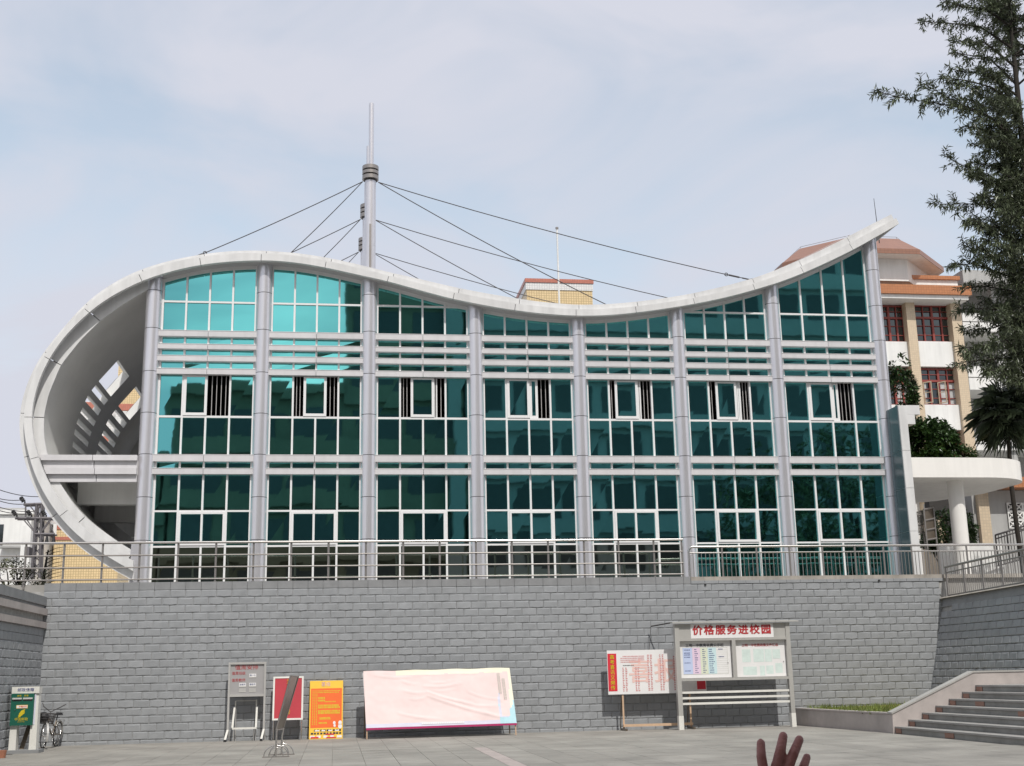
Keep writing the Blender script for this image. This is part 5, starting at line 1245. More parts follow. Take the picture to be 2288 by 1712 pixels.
# ------------------------------------------------------------------ duty notice board
nY = -2.32
nb = thing('notice_board', 'grey metal notice board on tall legs with red headings and white cards', 'notice board', (3.15, nY, 0))
f_ = MB(); x0, x1 = 2.67, 3.63
f_.box(x0, x1, nY-0.05, nY+0.05, 1.93, 1.985); f_.box(x0, x0+0.05, nY-0.05, nY+0.05, 0.30, 1.929); f_.box(x1-0.05, x1, nY-0.05, nY+0.05, 0.30, 1.929); f_.box(x0+0.051, x1-0.051, nY-0.045, nY+0.045, 1.115, 1.175); f_.build('frame', M['board_frame'], nb)
for x, s in ((x0+0.025, -1), (x1-0.025, -1)):
    l_ = MB().hexa([(x-0.03+s*0.05, nY-0.13, 0.06), (x+0.025+s*0.05, nY-0.13, 0.06), (x+0.025+s*0.05, nY-0.07, 0.06), (x-0.03+s*0.05, nY-0.07, 0.06), (x-0.025, nY-0.049, 0.299), (x+0.025, nY-0.049, 0.299), (x+0.025, nY+0.049, 0.299), (x-0.025, nY+0.049, 0.299)]).build('leg', M['post_white'], nb)
    MB().box(x-0.035+s*0.055, x+0.03+s*0.055, nY-0.14, nY-0.065, 0.0, 0.059).build('foot', M['black'], l_)
    MB().tube([(x, nY+0.05, 1.0), (x+0.01, nY+0.33, 0.0)], 0.014, 6).build('rear_strut', M['board_frame'], nb)
MB().box(x0+0.051, x1-0.051, nY-0.01, nY+0.02, 1.176, 1.929).build('panel', M['board_grey'], nb)
py_ = nY-0.0125
text('值周安排', 0.13, M['red_ink'], nb, 3.13, py_, 1.845, sx=1.15); text('值周班级', 0.088, M['red_ink'], nb, 2.93, py_, 1.70); text('值周教师', 0.088, M['red_ink'], nb, 2.93, py_, 1.525)
for cx_, cz_, s in ((3.29, 1.645, '高一七'), (3.035, 1.415, '陈老师'), (3.29, 1.415, '黄老师'), (3.035, 1.285, ''), (3.29, 1.285, '')):
    c = MB().box(cx_-0.088, cx_+0.088, nY-0.018, nY-0.0105, cz_-0.04, cz_+0.042).build('card', M['paper'] if s else M['board_frame'], nb)
    if s: text(s, 0.05, M['blue_ink'], nb, cx_, nY-0.0195, cz_)
    MB().box(cx_-0.09, cx_+0.09, nY-0.02, nY-0.0105, cz_-0.052, cz_-0.042).build('card_rail', M['post_white'], nb)
u_ = thing('folding_frame', 'white folding frame leaning under the grey notice board', 'frame', (3.1, -2.28, 0)); mb = MB(); y = -2.26
mb.box(2.795, 3.42, y-0.03, y+0.01, 0.30, 0.345); mb.hexa([(2.78, y-0.03, 0.346), (2.83, y-0.03, 0.346), (2.83, y+0.02, 0.346), (2.78, y+0.02, 0.346), (2.815, y+0.1, 0.86), (2.86, y+0.1, 0.86), (2.86, y+0.14, 0.86), (2.815, y+0.14, 0.86)])
mb.hexa([(3.375, y-0.03, 0.346), (3.425, y-0.03, 0.346), (3.425, y+0.02, 0.346), (3.375, y+0.02, 0.346), (3.385, y+0.1, 0.86), (3.43, y+0.1, 0.86), (3.43, y+0.14, 0.86), (3.385, y+0.14, 0.86)])
mb.box(2.845, 2.872, y+0.12, y+0.15, 0.80, 1.01); mb.box(3.375, 3.402, y+0.12, y+0.15, 0.80, 1.03); mb.build('frame', M['post_white'], u_)
mb = MB(); mb.box(2.86, 3.39, y+0.13, y+0.145, 1.0, 1.018)
for x in (2.85, 3.36): mb.tube([(x, y-0.01, 0.30), (x-0.02, y+0.05, 0.0)], 0.011, 5); mb.tube([(x+0.02, y+0.13, 0.80), (x+0.03, y+0.16, 0.0)], 0.011, 5)
mb.build('legs', M['board_frame'], u_)

# ------------------------------------------------------------------ red honour board
rY = -2.42; lean = 0.16
rbd = thing('red_board', 'red cloth-covered board in a white frame behind the tilted metal stand', 'display board', (4.2, rY, 0))
def lp(x, z, dy=0.0): return (x, rY+lean*(z-0.5)+dy, z)
def slab(x0, x1, z0, z1, d0, d1): return MB().hexa([lp(x0, z0, d0), lp(x1, z0, d0), lp(x1, z0, d1), lp(x0, z0, d1), lp(x0, z1, d0), lp(x1, z1, d0), lp(x1, z1, d1), lp(x0, z1, d1)])
slab(3.86, 4.55, 0.55, 1.555, 0, 0.02).build('panel', M['velvet'], rbd)
for a in ((3.815, 4.595, 1.556, 1.60), (3.815, 4.595, 0.505, 0.549), (3.815, 3.859, 0.55, 1.555), (4.551, 4.595, 0.55, 1.555)): slab(*a, -0.012, 0.03).build('frame_bar', M['post_white'], rbd)
for x in (3.84, 4.56): MB().tube([lp(x, 0.6, 0.02), (x-0.02, rY-0.10, 0.0)], 0.012, 6).build('leg', M['chrome'], rbd); MB().tube([lp(x, 1.1, 0.03), (x, rY+0.40, 0.0)], 0.012, 6).build('leg', M['chrome'], rbd)
text('喜报贺信', 0.145, M['yellow_ink'], rbd, 4.235, rY+lean*0.9-0.14, 1.42, tilt=-0.0) if False else None
for i_, ch_ in enumerate('光荣榜'):
    z = (1.47, 1.05, 0.70)[i_]; text(ch_, 0.135, M['yellow_ink'], rbd, 4.225 if i_ == 0 else 4.20, rY+lean*(z-0.5)-0.018, z, tilt=-math.atan(lean))

# ------------------------------------------------------------------ tilted metal display stand, seen from its side
sY0, sY1 = -9.60, -8.86
ds = thing('display_stand', 'stainless display stand with a slanted panel seen from the side in the court', 'stand', (4.33, -9.25, 0))
def dq(px, py, Y): return UY(500+px/6.84, 1470+py/6.84, Y)
a0, a1 = dq(800, 1105, sY0), dq(1025, 275, sY0); b0, b1 = dq(905, 1085, sY1), dq(1140, 285, sY1)
th = Vector((-0.02, 0, 0.006))
MB().hexa([a0, b0, b0+th, a0+th, a1, b1, b1+th, a1+th]).build('panel', M['bronze'], ds)
for c, e in ((a0, a1), (b0, b1)): MB().tube([c, e], 0.017, 8).build('edge_bar', M['steel_dull'], ds)
MB().tube([a1, b1], 0.017, 8).build('edge_bar', M['steel_dull'], ds); MB().tube([a0, b0], 0.017, 8).build('edge_bar', M['steel_dull'], ds)
for Y, c, xb in ((sY0, a0, dq(800, 1400, sY0).x), (sY1, b0, dq(885, 1380, sY1).x)):
    MB().tube([c+Vector((0.01, 0, 0.02)), (xb, Y, 0.38), (xb, Y, 0.015)], 0.019, 8).build('post', M['steel'], ds)
    MB().box(xb-0.27, xb+0.27, Y-0.02, Y+0.02, 0.0, 0.022).build('foot_bar', M['steel_dull'], ds)
    for s in (-1, 1):
        for L_ in (0.24, 0.14):
            pts = [(xb+s*L_*math.sin(R(q_)), Y, 0.022+(0.21 if L_ > .2 else .17)*math.cos(R(q_))) for q_ in range(6, 91, 12)]; MB().tube(pts, 0.010, 6).build('brace', M['steel'], ds)

# ------------------------------------------------------------------ orange poster board
oY0, oY1 = -2.26, -2.0
ob_ = thing('poster_board', 'orange and yellow poster board leaning against the brick wall', 'poster board', (5.19, -2.2, 0))
def op(x, z, d=0.0): return (x, oY0+(oY1-oY0)*z/1.48+d, z)
def oslab(x0, x1, z0, z1, d0, d1): return MB().hexa([op(x0, z0, d0), op(x1, z0, d0), op(x1, z0, d1), op(x0, z0, d1), op(x0, z1, d0), op(x1, z1, d0), op(x1, z1, d1), op(x0, z1, d1)])
OX0, OX1 = 4.755, 5.62
oslab(OX0, OX1, 0.0, 1.47, 0, 0.03).build('board', M['yellow_print'], ob_)
oslab(OX0+0.03, OX1-0.03, 0.28, 1.275, -0.002, -0.0005).build('text_field', M['orange_print'], ob_)
tl_ = -math.atan((oY1-oY0)/1.48)*1.0
def otext(s, size, m, x, z, **k): return text(s, size, m, ob_, x, oY0+(oY1-oY0)*z/1.48-0.005, z, tilt=tl_, **k)
otext('喜报', 0.125, M['pale_red'], 5.17, 1.375, sx=1.0); 
def dashes(mb, x0, x1, z, h, f, r_, cw):
    x = x0
    while x < x1:
        w = cw*r_.uniform(0.55, 0.9); mb.quad(f(x, z-h/2), f(x+w, z-h/2), f(x+w, z+h/2), f(x, z+h/2)); x += cw*1.08
mb = MB(); ff = lambda x, z: op(x, z, -0.004)
for z, h, xa, xb in ((1.21, .022, 4.98, 5.55), (1.17, .022, 4.98, 5.5), (1.03, .045, 4.98, 5.15), (0.965, .045, 4.98, 5.15), (0.935, .028, 5.15, 5.42), (0.84, .045, 4.98, 5.5), (0.79, .045, 4.98, 5.52), (0.70, .045, 4.98, 5.52), (0.65, .045, 4.98, 5.52), (0.53, .03, 5.02, 5.3), (0.50, .03, 5.02, 5.3), (0.40, .04, 5.0, 5.2)): dashes(mb, xa, xb, z, h, ff, rb, 0.033)
for x in (4.83, 4.88, 4.93):
    for k in range(22): z = 1.2-0.04*k; mb.quad(ff(x, z), ff(x+0.02, z), ff(x+0.02, z+0.024), ff(x, z+0.024))
o = mb.build('small_print', M['yellow_ink'], ob_); o['kind'] = 'stuff'
mb = MB()
for z, h, xa, xb in ((0.215, 0.05, 4.88, 5.58), (0.14, 0.045, 4.80, 5.58)): dashes(mb, xa, xb, z, h, ff, rb, 0.075)
o = mb.build('bold_print', M['black_ink'], ob_); o['kind'] = 'stuff'; mb = MB()
for z, h, xa, xb in ((0.21, 0.03, 4.9, 5.56), (0.06, 0.06, 4.78, 5.58)): dashes(mb, xa, xb, z, h, lambda x, z: op(x, z, -0.006), rb, 0.16)
o = mb.build('white_print', M['paper'], ob_); o['kind'] = 'stuff'; mb = MB()
for xa, xb, za, zb in ((4.80, 5.0, 0.02, 0.06), (5.2, 5.45, 0.02, 0.05), (5.18, 5.4, 0.10, 0.13)): mb.quad(op(xa, za, -.007), op(xb, za, -.007), op(xb, zb, -.007), op(xa, zb, -.007))
o = mb.build('red_print', M['bright_red'], ob_); o['kind'] = 'stuff'; mb = MB()
for xa, za, rr_ in ((5.40, 0.40, 0.035), (5.41, 0.33, 0.03), (5.55, 0.40, 0.045), (5.55, 0.31, 0.05)):
    mb.quad(*[op(xa+rr_*math.cos(R(a)), za+rr_*1.2*math.sin(R(a)), -0.006) for a in range(0, 360, 30)])
o = mb.build('printed_figures', M['paper'], ob_); o['kind'] = 'stuff'

# ------------------------------------------------------------------ pale banner on a frame
bn = thing('banner', 'wide pale pink banner stretched over a leaning frame with a magenta lower edge', 'banner', (8.1, -3.0, 0))
TLc, TRc, BLc, BRc = Vector((6.135, -2.62, 1.69)), Vector((9.985, -2.62, 1.705)), Vector((6.205, -3.10, 0.275)), Vector((10.08, -3.10, 0.302))
nx, nz = 110, 46; cl = MB()
nrm = (TRc-TLc).cross(BLc-TLc).normalized()
if nrm.y > 0: nrm = -nrm
folds = [((0.42, 0.40), (0.72, 0.63), 0.022, 0.020), ((0.42, 0.46), (0.90, 0.88), 0.020, 0.024), ((0.40, 0.30), (0.66, 0.26), 0.012, 0.016), ((0.22, 0.76), (0.50, 0.88), 0.014, 0.018), ((0.25, 0.18), (0.37, 0.25), 0.012, 0.012), ((0.26, 0.36), (0.42, 0.41), 0.012, 0.014), ((0.66, 0.62), (0.92, 0.68), 0.012, 0.014), ((0.70, 0.42), (0.92, 0.58), 0.012, 0.014), ((0.08, 0.09), (0.40, 0.10), 0.012, 0.012), ((0.3, 0.07), (0.9, 0.06), 0.010, 0.012), ((0.44, 0.22), (0.60, 0.20), 0.010, 0.010), ((0.3, 0.52), (0.42, 0.48), 0.010, 0.014), ((0.80, 0.80), (0.93, 0.88), 0.010, 0.012), ((0.44, 0.36), (0.62, 0.36), 0.008, 0.012)]
def height(u, v):
    h = 0.010*mnoise.noise(Vector((u*7, v*4, 1.3)))+0.004*mnoise.noise(Vector((u*22, v*10, 2.3)))
    for (u0, v0), (u1, v1), a, w in folds:
        dx, dy = (u1-u0)*2.7, (v1-v0); L2 = dx*dx+dy*dy; t = max(0, min(1, ((u-u0)*2.7*dx+(v-v0)*dy)/L2)); px, py = u0*2.7+dx*t, v0+dy*t+0.03*math.sin(t*3.14)
        d = math.hypot(u*2.7-px, v-py); h += a*math.exp(-(d/w)**2)*(0.35+0.65*math.sin(math.pi*min(1, t*0.9+0.1)))
    e = min(u, 1-u, v, 1-v); return h*min(1, e/0.04)
bm_ = [M['banner'], M['banner_yellow'], M['banner_blue'], M['banner_lilac']]
for j in range(nz+1):
    for i in range(nx+1):
        u, v = i/nx, j/nz; a = TLc.lerp(TRc, u); b = BLc.lerp(BRc, u); a.z += 0.012*math.sin(u*23)*0.6; p = a.lerp(b, v)+nrm*height(u, v); cl.v.append(tuple(p))
for j in range(nz):
    for i in range(nx):
        u, v = (i+.5)/nx, (j+.5)/nz; w_ = mnoise.noise(Vector((u*9, v*5, 7)))
        cl.cur = 0
        if v < 0.085+0.03*w_ and u > 0.22 or u > 0.985-0.02*v: cl.cur = 1
        if v > 0.945-0.02*u: cl.cur = 3
        if u > 0.895 and v > 0.60+0.14*math.sin(u*60)+0.08*w_ and not (0.905 < u < 0.965 and v < 0.88): cl.cur = 2 if (u > 0.955 or v > 0.9 or w_ > 0.12) else 3
        a = j*(nx+1)+i; cl.face([a, a+1, a+nx+2, a+nx+1], True)
cl.build('cloth', bm_, bn)
mb = MB(); 
for (uu, va, vb) in ((0.915, 0.12, 0.50), (0.945, 0.22, 0.60)):
    n_ = 7
    for k in range(n_):
        v = va+(vb-va)*k/n_; c = TLc.lerp(TRc, uu).lerp(BLc.lerp(BRc, uu), v)+nrm*0.022; ex2 = (TRc-TLc).normalized(); ez2 = (TLc-BLc).normalized()
        for x_0, x_1, z_0, z_1 in ((-.035, .035, .026, .034), (-.035, .035, -.034, -.026), (-.035, -.027, -.026, .026), (.027, .035, -.026, .026), (-.02, .02, -.004, .004)): mb.quad(c+ex2*x_0+ez2*z_0, c+ex2*x_1+ez2*z_0, c+ex2*x_1+ez2*z_1, c+ex2*x_0+ez2*z_1)
o = mb.build('faint_characters', M['grey_ink'], bn); o['kind'] = 'stuff'
mb = MB(); ex2 = (BRc-BLc).normalized(); ez2 = (TLc-BLc).normalized()
for k in range(24):
    c = BLc+ex2*(1.42+0.046*k)+ez2*0.045+nrm*0.012; mb.quad(c, c+ex2*0.036, c+ex2*0.036+ez2*0.045, c+ez2*0.045)
o = mb.build('white_characters', M['paper'], bn); o['kind'] = 'stuff'
MB().hexa([BLc+Vector((0, -0.02, -0.05)), BRc+Vector((0, -0.02, -0.05)), BRc+Vector((0, 0.03, -0.05)), BLc+Vector((0, 0.03, -0.05)), BLc+Vector((0, -0.02, -0.004)), BRc+Vector((0, -0.02, -0.004)), BRc+Vector((0, 0.03, -0.004)), BLc+Vector((0, 0.03, -0.004))]).build('lower_edge', M['magenta'], bn)
for x, xt in ((6.225, 6.18), (10.05, 9.93)):
    MB().tube([(xt, -2.59, 1.64), (x, -3.07, 0.24), (x, -3.12, 0.0)], 0.016, 6).build('front_leg', M['wood'], bn); MB().tube([(xt, -2.58, 1.55), (x-0.04, -2.25, 0.0)], 0.018, 6).build('rear_leg', M['bronze'], bn)
MB().tube([(6.2, -2.59, 1.65), (9.93, -2.59, 1.66)], 0.012, 6).build('frame_bar', M['wood'], bn)
MB().hexa([(6.12, -2.605, 1.64), (9.99, -2.605, 1.65), (10.07, -3.07, 0.29), (6.21, -3.07, 0.27), (6.12, -2.595, 1.64), (9.99, -2.595, 1.65), (10.07, -3.06, 0.29), (6.21, -3.06, 0.27)]).build('backing', M['paper'], bn)

# ------------------------------------------------------------------ white board with red text on a wooden stand
wY = -2.36
wb = thing('text_board', 'white board with red print and a red side strip on a wooden stand', 'display board', (13.9, wY, 0))
WX0, WX1, WZ0, WZ1 = 12.69, 15.42, 0.945, 2.105
MB().box(WX0, WX1, wY-0.012, wY+0.012, WZ0, WZ1).build('board', M['paper'], wb)
MB().box(WX0+0.012, WX0+0.255, wY-0.016, wY-0.0125, 1.03, 2.02).build('red_strip', M['bright_red'], wb); MB().box(WX1-0.26, WX1-0.02, wY-0.016, wY-0.0125, 1.03, 2.02).build('red_strip', M['bright_red'], wb)
for k, ch_ in enumerate('高考喜讯又频传'): text(ch_, 0.125, M['yellow_ink'], wb, WX0+0.135, wY-0.0185, 1.92-0.135*k, bold=0.012)
text('喜', 0.66, M['pale_red'], wb, 13.58, wY-0.0135, 1.50, bold=0.01); text('报', 0.66, M['pale_red'], wb, 14.30, wY-0.0135, 1.50, bold=0.01)
mb = MB(); ff = lambda x, z: (x, wY-0.018, z)
for k in range(4): dashes(mb, 13.06 if k else 13.12, 13.70-0.1*(k == 3), 1.94-0.05*k, 0.022, ff, rb, 0.028)
for x, a, n_ in ((13.10, 1.62, 14), (13.18, 1.62, 14), (13.45, 1.62, 14), (13.52, 1.62, 14), (13.80, 1.95, 21), (13.88, 1.95, 21), (14.14, 1.95, 21), (14.21, 1.95, 21), (14.52, 1.9, 20), (14.60, 1.9, 20)):
    for k in range(n_):
        z = a-0.046*k; w = rb.uniform(0.03, 0.055); mb.quad(ff(x, z), ff(x+w, z), ff(x+w, z+0.022), ff(x, z+0.022))
o = mb.build('small_print', M['soft_red'], wb); o['kind'] = 'stuff'
mb = MB(); dashes(mb, 13.12, 13.42, 1.70, 0.022, ff, rb, 0.028); o = mb.build('black_print', M['black_ink'], wb); o['kind'] = 'stuff'
for x in (13.09, 14.95):
    MB().box(x-0.022, x+0.022, wY+0.013, wY+0.05, 0.06, 1.9).build('post', M['wood'], wb); MB().box(x-0.03, x+0.03, wY-0.28, wY+0.34, 0.0, 0.055).build('foot', M['bronze'], wb)
    MB().tube([(x-0.03, wY+0.05, 0.9), (x-0.03, wY+0.3, 0.05)], 0.016, 6).build('strut', M['bronze'], wb)
MB().box(13.06, 14.98, wY-0.06, wY+0.012, 0.10, 0.165).build('stretcher', M['wood'], wb)

# ------------------------------------------------------------------ display kiosk
kY = -2.80
ks = thing('display_case', 'tall steel display case on posts with a red lettered header and two glazed posters', 'display case', (16.1, kY, 0))
for x0, x1 in ((14.475, 14.60), (17.60, 17.715)):
    MB().box(x0, x1, kY-0.06, kY+0.10, 0.36, 2.76).build('post', M['kiosk_steel'], ks); MB().box(x0-0.004, x1+0.004, kY-0.064, kY+0.104, 0.0, 0.359).build('post_foot', M['post_white'], ks)
MB().box(14.601, 17.599, kY-0.03, kY+0.06, 2.365, 2.76).build('header', M['kiosk_steel'], ks)
MB().box(14.925, 17.255, kY-0.045, kY-0.031, 2.37, 2.755).build('sign', M['paper'], ks)
for k, ch_ in enumerate('价格服务进校园'): text(ch_, 0.265, M['red_ink'], ks, 15.115+0.322*k, kY-0.048, 2.57, sx=1.1, bold=0.034)
for x in (15.5, 16.66): MB().box(x-0.012, x+0.012, kY-0.055, kY-0.0455, 2.70, 2.765).build('clip', M['board_grey'], ks)
MB().hexa([(14.40, kY-0.15, 2.775), (17.95, kY-0.15, 2.775), (17.95, kY+0.16, 2.80), (14.40, kY+0.16, 2.80), (14.40, kY-0.15, 2.805), (17.95, kY-0.15, 2.805), (17.95, kY+0.16, 2.83), (14.40, kY+0.16, 2.83)]).build('roof', M['kiosk_steel'], ks)
fr_ = MB(); fr_.box(14.601, 17.599, kY-0.05, kY+0.05, 2.305, 2.364); fr_.box(14.601, 17.599, kY-0.05, kY+0.05, 1.255, 1.325); fr_.box(16.06, 16.16, kY-0.05, kY+0.05, 1.326, 2.304); fr_.build('case_frame', M['kiosk_steel'], ks)
MB().box(14.601, 17.599, kY+0.075, kY+0.095, 1.256, 2.36).build('case_back', M['board_grey'], ks)
po = MB().box(14.62, 16.05, kY+0.062, kY+0.074, 1.33, 2.30).build('poster', M['paper'], ks)
PYk = kY+0.060
for xa, xb, m in ((14.70, 14.965, 'bluepaper'), (14.968, 15.185, 'pinkpaper'), (15.188, 15.395, 'greenpaper'), (15.398, 15.635, 'cyanpaper')): MB().box(xa, xb, PYk-0.001, PYk+0.0015, 1.435, 2.125).build('table_column', M[m], po)
mb = MB(); mb.box(14.70, 15.95, PYk-0.001, PYk+0.0012, 2.128, 2.134); mb.box(14.70, 15.95, PYk-0.001, PYk+0.0012, 1.425, 1.431)
for k in range(12): mb.box(15.64, 15.95, PYk-0.0005, PYk+0.001, 1.45+0.055*k, 1.453+0.055*k)
mb.box(15.945, 15.950, PYk-0.0015, PYk+0.001, 1.432, 2.127); mb.build('table_lines', M['grey_ink'], po)
text('三明一中教育收费公示栏', 0.085, M['black_ink'], po, 15.32, PYk-0.002, 2.185, sx=1.15, bold=0.012)
mb = MB(); ff = lambda x, z: (x, PYk-0.003, z)
for xa, cw, n_, zs in ((14.74, 0.032, 6, (2.07, 1.99, 1.94, 1.88, 1.73, 1.52)), (15.03, 0.03, 3, [2.08-0.055*k for k in range(12)]), (15.25, 0.03, 3, [2.08-0.055*k for k in range(12)]), (15.43, 0.03, 5, [2.08-0.055*k for k in range(12)]), (15.70, 0.03, 5, (2.08, 1.88))):
    for z in zs: dashes(mb, xa, xa+cw*n_*rb.uniform(0.5, 1.0), z, 0.024, ff, rb, cw)
o = mb.build('small_print', M['blue_ink'], po); o['kind'] = 'stuff'
p2 = MB().box(16.17, 17.59, kY+0.062, kY+0.074, 1.33, 2.30).build('poster', M['paper'], ks)
text('三明一中收费政策文件汇总', 0.08, M['red_ink'], p2, 16.88, PYk-0.002, 2.165, sx=1.08, bold=0.01)
for xa, xb, za, zb in ((16.36, 16.60, 1.72, 2.06), (16.68, 16.98, 1.72, 2.07), (17.00, 17.20, 1.72, 2.06), (17.22, 17.44, 1.80, 2.05), (16.37, 16.75, 1.38, 1.60), (16.84, 16.98, 1.36, 1.62), (17.02, 17.22, 1.40, 1.62), (17.28, 17.48, 1.42, 1.68)):
    MB().box(xa, xb, PYk-0.001, PYk+0.0015, za, zb).build('document_copy', M['mintpaper'], p2)
for x in (15.95, 17.52): MB().tube([(x, kY+0.058, 1.72), (x, kY+0.045, 1.72)], 0.014, 8).build('lock', M['board_grey'], ks)
for z in (0.955, 0.81, 0.665): MB().box(14.602, 17.598, kY-0.02, kY+0.02, z-0.028, z+0.028).build('rail', M['post_white'], ks)
st_ = MB(); st_.tube([(14.02, kY+0.7, 2.74), (14.40, kY+0.1, 2.80)], 0.018, 6); st_.tube([(14.02, kY+0.7, 2.74), (13.95, kY+0.75, 2.12)], 0.008, 5); st_.build('bent_stay', M['wire'], ks)

# ------------------------------------------------------------------ the block across the court, seen in the glass
OY = -50.0
opp = thing('school_block', 'tall pale block across the court that is mirrored in the green glass', 'building', (15, OY, 0))
def block(x0, x1, top, mw, depth, fl, nb_):
    MB().box(x0, x1, OY-depth, OY-0.5, 0, top).build('wall', M[mw], opp)
    z = top-1.1; k = 0
    MB().box(x0-0.05, x1+0.05, OY-0.5, OY+0.15, top-0.5, top+0.25).build('cornice', M[mw], opp)
    while z > 4:
        MB().box(x0, x1, OY-0.499, OY, z-fl+0.02, z-fl+1.25).build('parapet', M[mw], opp)
        w = MB(); n = int((x1-x0)/3.2)
        for i in range(n):
            xa = x0+(x1-x0)*(i+0.12)/n; xb = x0+(x1-x0)*(i+0.88)/n; w.box(xa, xb, OY-0.497, OY-0.40, z-fl+1.26, z-0.35)
        w.build('window_row', M['school_dark'], opp); z -= fl; k += 1
block(-30, -6.5, 16.8, 'school_beige', 12, 3.7, 4)
block(-6.3, 5.895, 21.6, 'school_beige', 9, 3.7, 4)
block(5.9, 14.5, 40.0, 'school_beige', 12, 3.7, 3)
block(14.7, 60, 42.0, 'school_white', 12, 3.7, 9)
st2 = MB().box(13.0, 14.2, OY+0.001, OY+1.2, 0, 40.5).build('stair_shaft', M['school_white'], opp)
# dark trees by that block, mirrored in the right bays
for i_, (x, y, h) in enumerate(((33.0, -40, 15.5), (39.5, -43, 18.0))):
    t = thing('court_tree', ('broad dark tree across the court mirrored in the right bays', 'tallest dark tree across the court mirrored in the last bay')[i_], 'tree', (x, y, 0)); MB().tube([(x, y, 0), (x+.2, y, h*0.4), (x, y, h*0.8)], [0.28, 0.2, 0.08], 8).build('trunk', M['bark'], t)
    f_ = MB(); r3_ = random.Random(50+i_)
    for k in range(900):
        v = rvec(r3_); q_ = r3_.uniform(0.5, 1); p = Vector((x+v.x*4.2*q_, y+v.y*3.8*q_, h*0.62+v.z*h*0.40*q_)); whorl(f_, p, v, r3_, 4, 0.55, 0.22)
    f_.build('crown', M['leaf'], t)

# ------------------------------------------------------------------ the person whose raised hand shows at the bottom edge
HYp = -34.42
hp = lambda x, y, dy=0.0: UY(x, y, HYp+dy)
wrist = hp(1738, 1868); 
body = MB()
fing = [((1713, 1762), (1706, 1722), (1701, 1690), (1700, 1660), 0.0058), ((1727, 1758), (1735, 1712), (1744, 1676), (1750, 1645), 0.0061), ((1744, 1760), (1759, 1720), (1773, 1684), (1786, 1653), 0.0060), ((1765, 1768), (1785, 1737), (1795, 1714), (1803, 1692), 0.0054)]
for i_, (a, b, c, d, rr_) in enumerate(fing):
    pts = [hp(*a), hp(*b, -0.004), hp(*c, 0.0), hp(*d, 0.008)]
    body.tube([wrist.lerp(pts[0], 0.45)]+pts, [0.0085, rr_*1.18, rr_*1.05, rr_*1.0, rr_*0.88], 10)
    for p_, q_ in zip(pts[1:], (1.08, 1.02, 0.88)): body.ball(p_, rr_*q_, 10, 8)
pk = [hp(*f[0]) for f in fing]
for q_ in range(6):
    t = q_/5; c = wrist.lerp((pk[1]+pk[2])/2, 0.15+0.8*t); body.ball(c, (0.019+0.008*t, 0.010, 0.017), 12, 8)
th_ = [wrist.lerp(pk[0], 0.25), hp(1698, 1812, 0.006), hp(1684, 1785, 0.008), hp(1677, 1762, 0.006)]
body.tube(th_, [0.011, 0.0085, 0.0075, 0.006], 10); body.ball(th_[-1], 0.006, 10, 8); body.ball(th_[1], 0.0088, 10, 8); body.ball(th_[2], 0.0078, 10, 8)
elbow = wrist+Vector((0.035, 0.01, -0.175)); shoulder = wrist+Vector((0.01, 0.02, -0.385))
body.tube([wrist, wrist.lerp(elbow, 0.35), elbow, elbow.lerp(shoulder, 0.5), shoulder], [0.0165, 0.022, 0.025, 0.029, 0.034], 12); body.ball(elbow, 0.026); body.ball(shoulder, 0.04)
neck = shoulder+Vector((-0.125, 0.01, 0.005)); cx0, cy0 = neck.x, neck.y
head = Vector((cx0-0.01, cy0+0.005, neck.z+0.14)); body.ball(head, (0.068, 0.078, 0.092), 18, 12); body.ball(head+Vector((0, 0.03, -0.055)), (0.045, 0.045, 0.04), 12, 8); body.tube([neck-Vector((0, 0, 0.06)), head-Vector((0, 0, 0.05))], 0.034, 12)
body.ball(head+Vector((0, 0.084, -0.012)), (0.011, 0.014, 0.016), 8, 6)
for s in (-1, 1): body.ball(head+Vector((s*0.07, -0.005, -0.01)), (0.010, 0.016, 0.024), 8, 6)
ls = neck+Vector((-0.125, 0.0, -0.03)); body.tube([shoulder, neck+Vector((0, 0, -0.02)), ls], [0.036, 0.05, 0.036], 12)
hipz = 0.52; body.tube([neck+Vector((0, 0, -0.03)), (cx0, cy0, neck.z-0.14), (cx0, cy0, neck.z-0.27), (cx0, cy0, hipz)], [0.07, 0.098, 0.085, 0.095], 16)
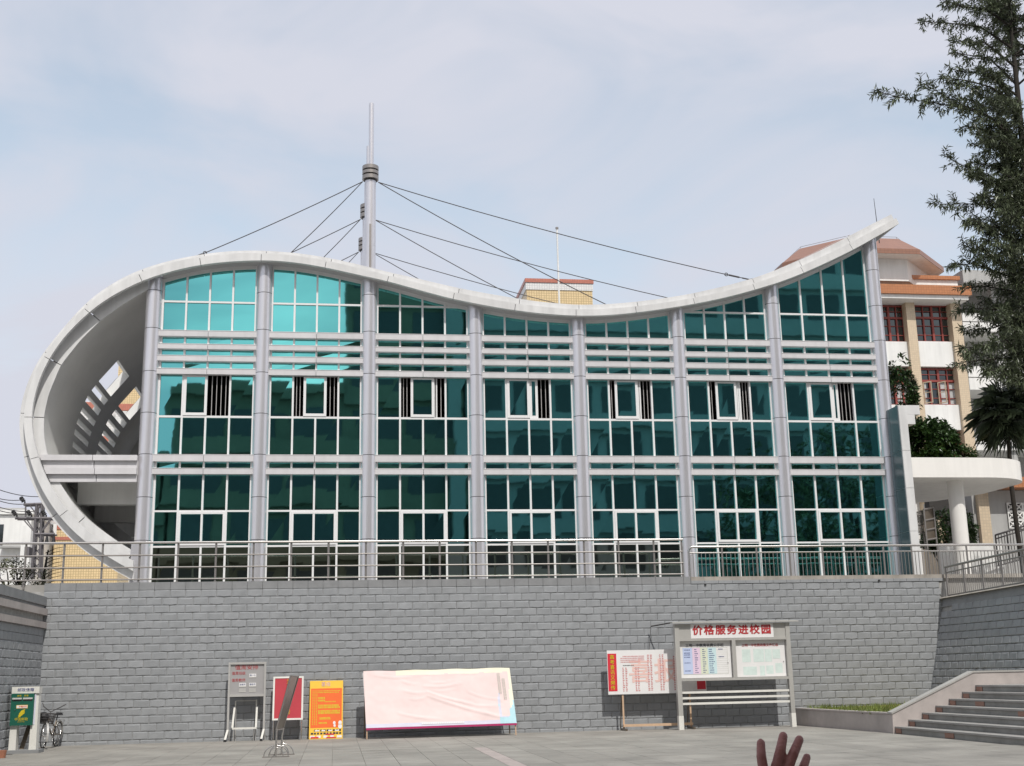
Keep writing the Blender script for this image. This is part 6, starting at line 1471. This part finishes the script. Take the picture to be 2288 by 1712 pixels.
lh = ls+Vector((-0.03, 0.02, -0.37)); body.tube([ls, ls+Vector((-0.03, -0.01, -0.19)), lh], [0.034, 0.026, 0.017], 12); body.ball(ls, 0.037); body.ball(lh+Vector((0, 0.005, -0.04)), (0.012, 0.024, 0.045), 10, 8)
for k in range(4): body.tube([lh+Vector((0, -0.015+0.011*k, -0.06)), lh+Vector((0.004, -0.014+0.011*k, -0.11+0.006*abs(k-1.5)))], [0.0062, 0.005], 8)
for s in (-1, 1):
    hj = Vector((cx0+s*0.05, cy0, hipz)); kn = Vector((cx0+s*0.055, cy0+0.01, 0.29)); an_ = Vector((cx0+s*0.058, cy0-0.01, 0.05)); body.tube([hj, kn, an_], [0.062, 0.042, 0.027], 14); body.ball(kn, 0.043); body.ball(an_+Vector((0, 0.04, -0.022)), (0.03, 0.075, 0.028), 12, 8)
pers = body.build('person', M['skin'], None)
md = pers.modifiers.new('r', 'REMESH'); md.mode = 'VOXEL'; md.voxel_size = 0.0021; md.use_smooth_shade = True
sm_ = pers.modifiers.new('s', 'SMOOTH'); sm_.factor = 0.5; sm_.iterations = 2
dg = bpy.context.evaluated_depsgraph_get(); me = bpy.data.meshes.new_from_object(pers.evaluated_get(dg)); pers.modifiers.clear(); pers.data = me
me.materials.clear(); me.materials.append(M['skin'])
tag(pers, 'person holding up one hand with spread fingers in the near foreground', 'person')
mb = MB(); mb.tube([neck+Vector((0, 0, -0.02)), (cx0, cy0, neck.z-0.13), (cx0, cy0, neck.z-0.27), (cx0, cy0, hipz-0.02)], [0.085, 0.108, 0.098, 0.108], 18, caps=False)
mb.tube([shoulder+Vector((0.0, 0, 0.09)), shoulder, neck+Vector((0, 0, -0.05)), ls, ls+Vector((-0.02, 0, -0.12))], [0.040, 0.046, 0.07, 0.046, 0.042], 14, caps=False); mb.build('shirt', M['shirt'], pers)
mb = MB()
for s in (-1, 1): mb.tube([(cx0+s*0.045, cy0, hipz+0.03), (cx0+s*0.053, cy0+0.008, 0.33)], [0.078, 0.06], 14, caps=False)
mb.build('shorts', M['shorts'], pers)
MB().ball(head+Vector((0, -0.012, 0.018)), (0.074, 0.080, 0.088), 18, 12).build('hair', M['hair'], pers)
